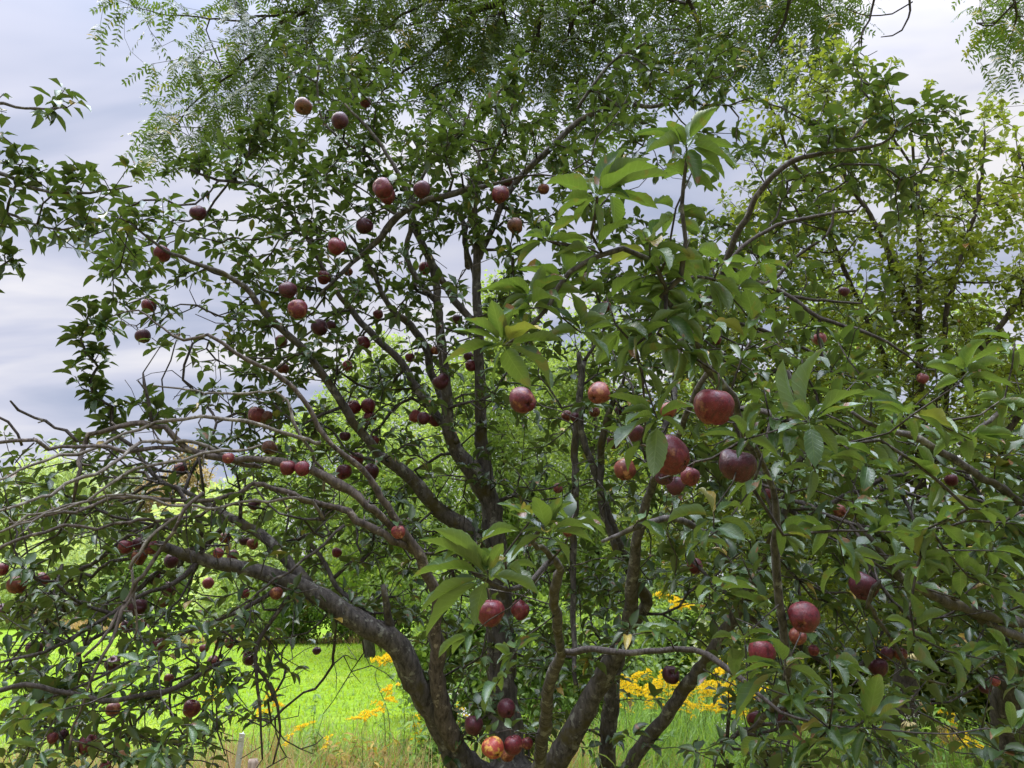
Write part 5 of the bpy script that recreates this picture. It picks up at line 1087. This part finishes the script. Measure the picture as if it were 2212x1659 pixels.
# ------------------------------------------------------------------ weeds and flowers
def goldenrod_parts(h, seed, big=1.0):
    r = np.random.default_rng(seed); sb, lb, fb = Buf(), Buf(), Buf()
    P = spline([(0, 0, 0, .005), (.02*r.normal(), .02*r.normal(), h*.5, .004), (.05*r.normal(), .05*r.normal(), h*.86, .003), (.10*r.normal(), .10*r.normal(), h, .0015)], .03)
    tube(sb, P[:, :3], P[:, 3], 4)
    n = int(h*55); f = .12+.72*r.random(n); i = (f*(len(P)-1)).astype(int); a = r.random(n)*6.28
    d = np.stack([np.cos(a), np.sin(a), .35-.5*r.random(n)], -1)
    leaves(lb, P[i, :3], d, np.tile([0, 0, 1.], (n, 1))+r.normal(0, .2, (n, 3)), .05+.05*r.random(n), .014, bend=.8, fold=.2, tpl=LANCE)
    for k in range(int(11*big)):
        f = .76+.24*k/(11*big); p = P[int(f*(len(P)-1)), :3]; a = r.random()*6.28; L_ = (.14*(1.04-f)/.28+.025)*(.8+.4*r.random())*big**.5
        s = np.linspace(0, 1, 6)[:, None]; q = p+s*L_*np.array([math.cos(a), math.sin(a), .55])+np.array([0, 0, -.55*L_])*s**2.2
        tube(sb, q, np.full(6, .0012), 3)
        m = int(26*L_/.12)+8; j = r.random(m); qq = p+j[:, None]*L_*np.array([math.cos(a), math.sin(a), .55])+np.array([0, 0, -.55*L_])*j[:, None]**2.2+np.abs(r.normal(0, .008, (m, 3)))*np.array([1, 1, 1])
        leaves(fb, qq, r.normal(0, .6, (m, 3))+np.array([0, 0, 1.]), r.normal(0, 1, (m, 3)), .016+.012*r.random(m), .014, tpl=FLAKE)
    a = sb.mesh('stem'); a.materials.append(M['stem']); b = lb.mesh('foliage'); b.materials.append(M['weed_leaf']); c = fb.mesh('flower_head'); c.materials.append(M['gold']); return a, b, c
GR = [goldenrod_parts(1.0, s, bg) for s, bg in ((1, 1.0), (2, 1.3), (3, .7), (4, 1.1))]
def place_goldenrod(x, Y, ytop, var, label, group):
    g = ground_xy(x, Y); zt = top_z(x, ytop, Y); s = max(.3, float(zt))
    root = empty('goldenrod', g); root.scale = (min(s, 1.15),)*2+(s,); root.rotation_euler = (rng.normal(0, .06), rng.normal(0, .06), rng.random()*6.28); tag(root, label, 'goldenrod', group)
    for nm, me in zip(('stem', 'foliage', 'flower_head'), GR[var]):
        o = bpy.data.objects.new(nm, me); COL.objects.link(o); o.parent = root
LG = [(838, 7.2, 1408, 1, 'tallest goldenrod with a bright plume against the left grass beside the big limb'), (822, 6.8, 1478, 0, 'goldenrod plume just below the tallest one beside the big limb'), (775, 6.6, 1532, 1, 'leaning goldenrod with spread plumes standing alone in front of the bright grass'),
      (902, 7.0, 1536, 2, 'small goldenrod plume beside the base of the big left limb'), (890, 6.5, 1574, 2, 'low goldenrod tuft at the foot of the big left limb'), (713, 6.4, 1583, 2, 'short goldenrod at the bottom, left of the rusty weeds'), (545, 7.0, 1520, 2, 'goldenrod half hidden behind hanging black twigs'),
      (578, 6.8, 1492, 0, 'goldenrod between the two hanging black twigs'), (445, 7.4, 1462, 2, 'small goldenrod bloom glimpsed left of the dark round apple'), (618, 6.6, 1580, 2, 'goldenrod right of the hanging black twigs near the bottom'), (655, 7.2, 1560, 3, 'thin weedy goldenrod in the middle of the grass gap'), (980, 7.0, 1510, 2, 'goldenrod between the big left limb and the peeled trunk')]
for x, Y, yt, v, lab in LG: place_goldenrod(x, Y, yt, v, lab, 'goldenrod at the edge of the field')
for i in range(84):
    x = 1345+rng.random()*300; Y = 7.5+3.5*rng.random()
    place_goldenrod(x, Y, 1440+rng.random()*85+max(0, 1420-x)*.3, i % 4, 'goldenrod in the dense yellow patch behind the right hand stems', 'goldenrod in the dense yellow patch')
RG = [(2105, 5.6, 1540, 0, 'bright goldenrod left of the dark right edge trunk, upper one of three'), (2108, 5.3, 1592, 1, 'goldenrod with a drooping yellow head, lowest of three left of the right edge trunk'), (2080, 5.8, 1562, 2, 'small goldenrod, leftmost of three near the right edge trunk'), (1955, 6.6, 1540, 2, 'faint goldenrod under the leaves at lower right'), (1995, 6.4, 1545, 2, 'small goldenrod right of the white flowers'), (1450, 9.5, 1285, 1, 'tall goldenrod glimpsed high between the right hand limbs'), (1600, 9.0, 1420, 1, 'tall goldenrod left of the lower right foreground leaves'), (1930, 7.4, 1360, 2, 'goldenrod behind the pair of small apples at lower right')]
for x, Y, yt, v, lab in RG: place_goldenrod(x, Y, yt, v, lab, 'goldenrod at the lower right')
def weed(name, label, cat, x, Y, ytop, mat, n=60, group=None, head=None):
    g = ground_xy(x, Y); h = max(.25, float(top_z(x, ytop, Y))); root = empty(name, g); tag(root, label, cat, group)
    sb, lb = Buf(), Buf(); nst = 3 if head is None else 2; tips = []
    for k in range(nst):
        hh = h*(1-.18*k); P = spline([(*g, .004), *( [(g[0]+rng.normal(0, .06), g[1]+rng.normal(0, .06), g[2]+hh*.6, .003)] ), (g[0]+rng.normal(0, .10)*(k > 0), g[1]+rng.normal(0, .10)*(k > 0), g[2]+hh, .0015)], .03); tube(sb, P[:, :3], P[:, 3], 4); tips.append(P[-1, :3])
        m = n//nst; i = rng.integers(len(P)//6, len(P), m); a = rng.random(m)*6.28
        leaves(lb, P[i, :3], np.stack([np.cos(a), np.sin(a), .4-.7*rng.random(m)], -1), np.tile([0, 0, 1.], (m, 1))+rng.normal(0, .3, (m, 3)), .05+.06*rng.random(m), .022+.01*rng.random(m), bend=.9, fold=.3, tpl=LANCE)
    sb.build('stem', M['stem'], root); lb.build('foliage', M[mat], root)
    if head == 'carrot':
        for tp in tips[:1]:
            hb = Buf(); m = 46; a = rng.random(m)*6.28; s = np.linspace(0, 1, 7)[:, None]
            for q in range(m):
                r_ = .045*(.5+.5*rng.random()); o = np.array([math.cos(a[q]), math.sin(a[q]), 0])
                tube(hb, tp+s*np.array([0, 0, .055])+o*r_*np.sin(s*2.6)+np.array([0, 0, .01])*rng.random(), np.full(7, .0012), 3)
            hb.build('seed_head', M['carrot'], root)
    if head == 'white':
        hb = Buf()
        for tp in tips:
            m = 90; leaves(hb, tp+rng.normal(0, 1, (m, 3))*np.array([.05, .05, .022]), rng.normal(0, .6, (m, 3))+np.array([0, 0, .6]), rng.normal(0, 1, (m, 3)), .012, .012, tpl=FLAKE)
        hb.build('flower_head', M['white_bloom'], root)
weed('wild_carrot', 'dried curled wild carrot head left of the right edge trunk, highest of three', 'wild carrot', 2045, 4.2, 1440, 'weed_leaf', 20, 'dried wild carrot heads', 'carrot')
weed('wild_carrot', 'dried curled wild carrot head at the bottom right among tall grass', 'wild carrot', 2030, 4.0, 1590, 'weed_leaf', 20, 'dried wild carrot heads', 'carrot')
weed('wild_carrot', 'pale dried wild carrot head right at the foot of the right edge trunk', 'wild carrot', 2178, 2.75, 1612, 'weed_leaf', 12, 'dried wild carrot heads', 'carrot')
weed('white_wildflower', 'white flower cluster between the maroon apple and the carrot heads', 'wildflower', 1975, 6.2, 1495, 'weed_leaf', 40, 'white wildflowers', 'white')
weed('white_wildflower', 'white flower cluster in the grass under the lower right leaves', 'wildflower', 1590, 6.6, 1575, 'weed_leaf', 40, 'white wildflowers', 'white')
weed('white_wildflower', 'pale white flowers right beside the peeled trunk', 'wildflower', 962, 6.6, 1500, 'weed_leaf', 40, 'white wildflowers', 'white')
RW = ['rusty yellow weed at the bottom, left end of the rusty clump', 'rusty yellow weed, tallest of the bottom clump', 'orange brown weed in the middle of the bottom clump', 'rusty yellow weed, right end of the bottom clump', 'dull yellow weed below the goldenrod by the big limb', 'yellowing weed close to the foot of the big limb']
for i, x in enumerate((705, 735, 768, 800, 845, 880)): weed('rusty_weed', RW[i], 'weed', x, 6.2+.3*(i % 3), (1600, 1585, 1592, 1605, 1598, 1612)[i], 'rusty_weed', 90, 'rusty weeds at the bottom')
GWL = ['tall thin green weed standing in the bright grass gap', 'leafy green weed right of the tall goldenrod', 'leafy green weed against the foot of the big left limb', 'green weed left of the peeled trunk foot', 'leafy weed between the bottom apples and the peeled trunk', 'green weed behind the bottom centre apples', 'leafy weed between the two right hand trunks', 'tall green weed in front of the goldenrod patch', 'green weed under the lower right leaves', 'leafy green weed left of the carrot heads', 'leafy green weed right of the carrot heads', 'bushy green weed at the bottom right edge']
for i, (x, Y, yt) in enumerate(((668, 7, 1500), (862, 7, 1480), (880, 6.5, 1520), (935, 6.5, 1500), (985, 6.6, 1450), (1080, 6.8, 1420), (1280, 6.5, 1520), (1420, 7, 1540), (1640, 6, 1500), (1960, 5.5, 1500), (2075, 5.2, 1530), (2150, 5.0, 1560))): weed('green_weed', GWL[i], 'weed', x, Y, yt, 'weed_leaf', 130, 'green weeds under the trees')
weed('young_sapling', 'fresh light green heart leaved sapling at the bottom between the right hand trunks', 'sapling', 1300, 3.1, 1590, 'far_leaf', 14)

# ------------------------------------------------------------------ old fence posts
def posts():
    p = at(508, 1700, 5.0); t = at(523, 1585, 5.0); d = unit(t-p); foot = p-d*(p[2]/d[2]); L_ = np.linalg.norm(t-foot)
    root = empty('fence_post', foot); tag(root, 'pale galvanised steel fence post leaning at the bottom left of the grass', 'fence post')
    b = Buf(); s = unit(np.cross(d, FW)); n = np.cross(s, d)
    prof = np.array([(-.018, 0), (-.018, .004), (-.003, .004), (-.003, .028), (.003, .028), (.003, .004), (.018, .004), (.018, 0)])
    V = np.concatenate([foot+prof[:, :1]*s+prof[:, 1:]*n-d*.1, foot+prof[:, :1]*s+prof[:, 1:]*n+d*L_]); k = np.arange(8)
    b.add(V, np.stack([k, (k+1) % 8, (k+1) % 8+8, k+8], -1), [[8, 9, 15], [9, 14, 15], [9, 10, 13], [9, 13, 14], [10, 11, 12], [10, 12, 13]])
    o = b.build('fence_post_body', M['metal'], root); o.name = 'post'; o.data.polygons.foreach_set('use_smooth', np.zeros(len(o.data.polygons), bool))
    b = Buf()
    for q in np.arange(.12, L_, .055): tube(b, np.array([foot+d*q-n*.001, foot+d*q-n*.006]), [.005, .003], 5)
    b.build('studs', M['metal'], root)
    t = at(547, 1640, 5.3); foot = np.array([t[0], t[1], 0]); root = empty('fence_post', foot); tag(root, 'weathered wooden stump of a fence post right of the leaning steel one', 'fence post')
    b = Buf(); tube(b, np.array([foot-[0, 0, .1], foot+[0.01, 0, t[2]*.5], t-[0, 0, .02], t]), [.045, .040, .038, .030], 9, .12); b.build('post', M['old_wood'], root)
posts()
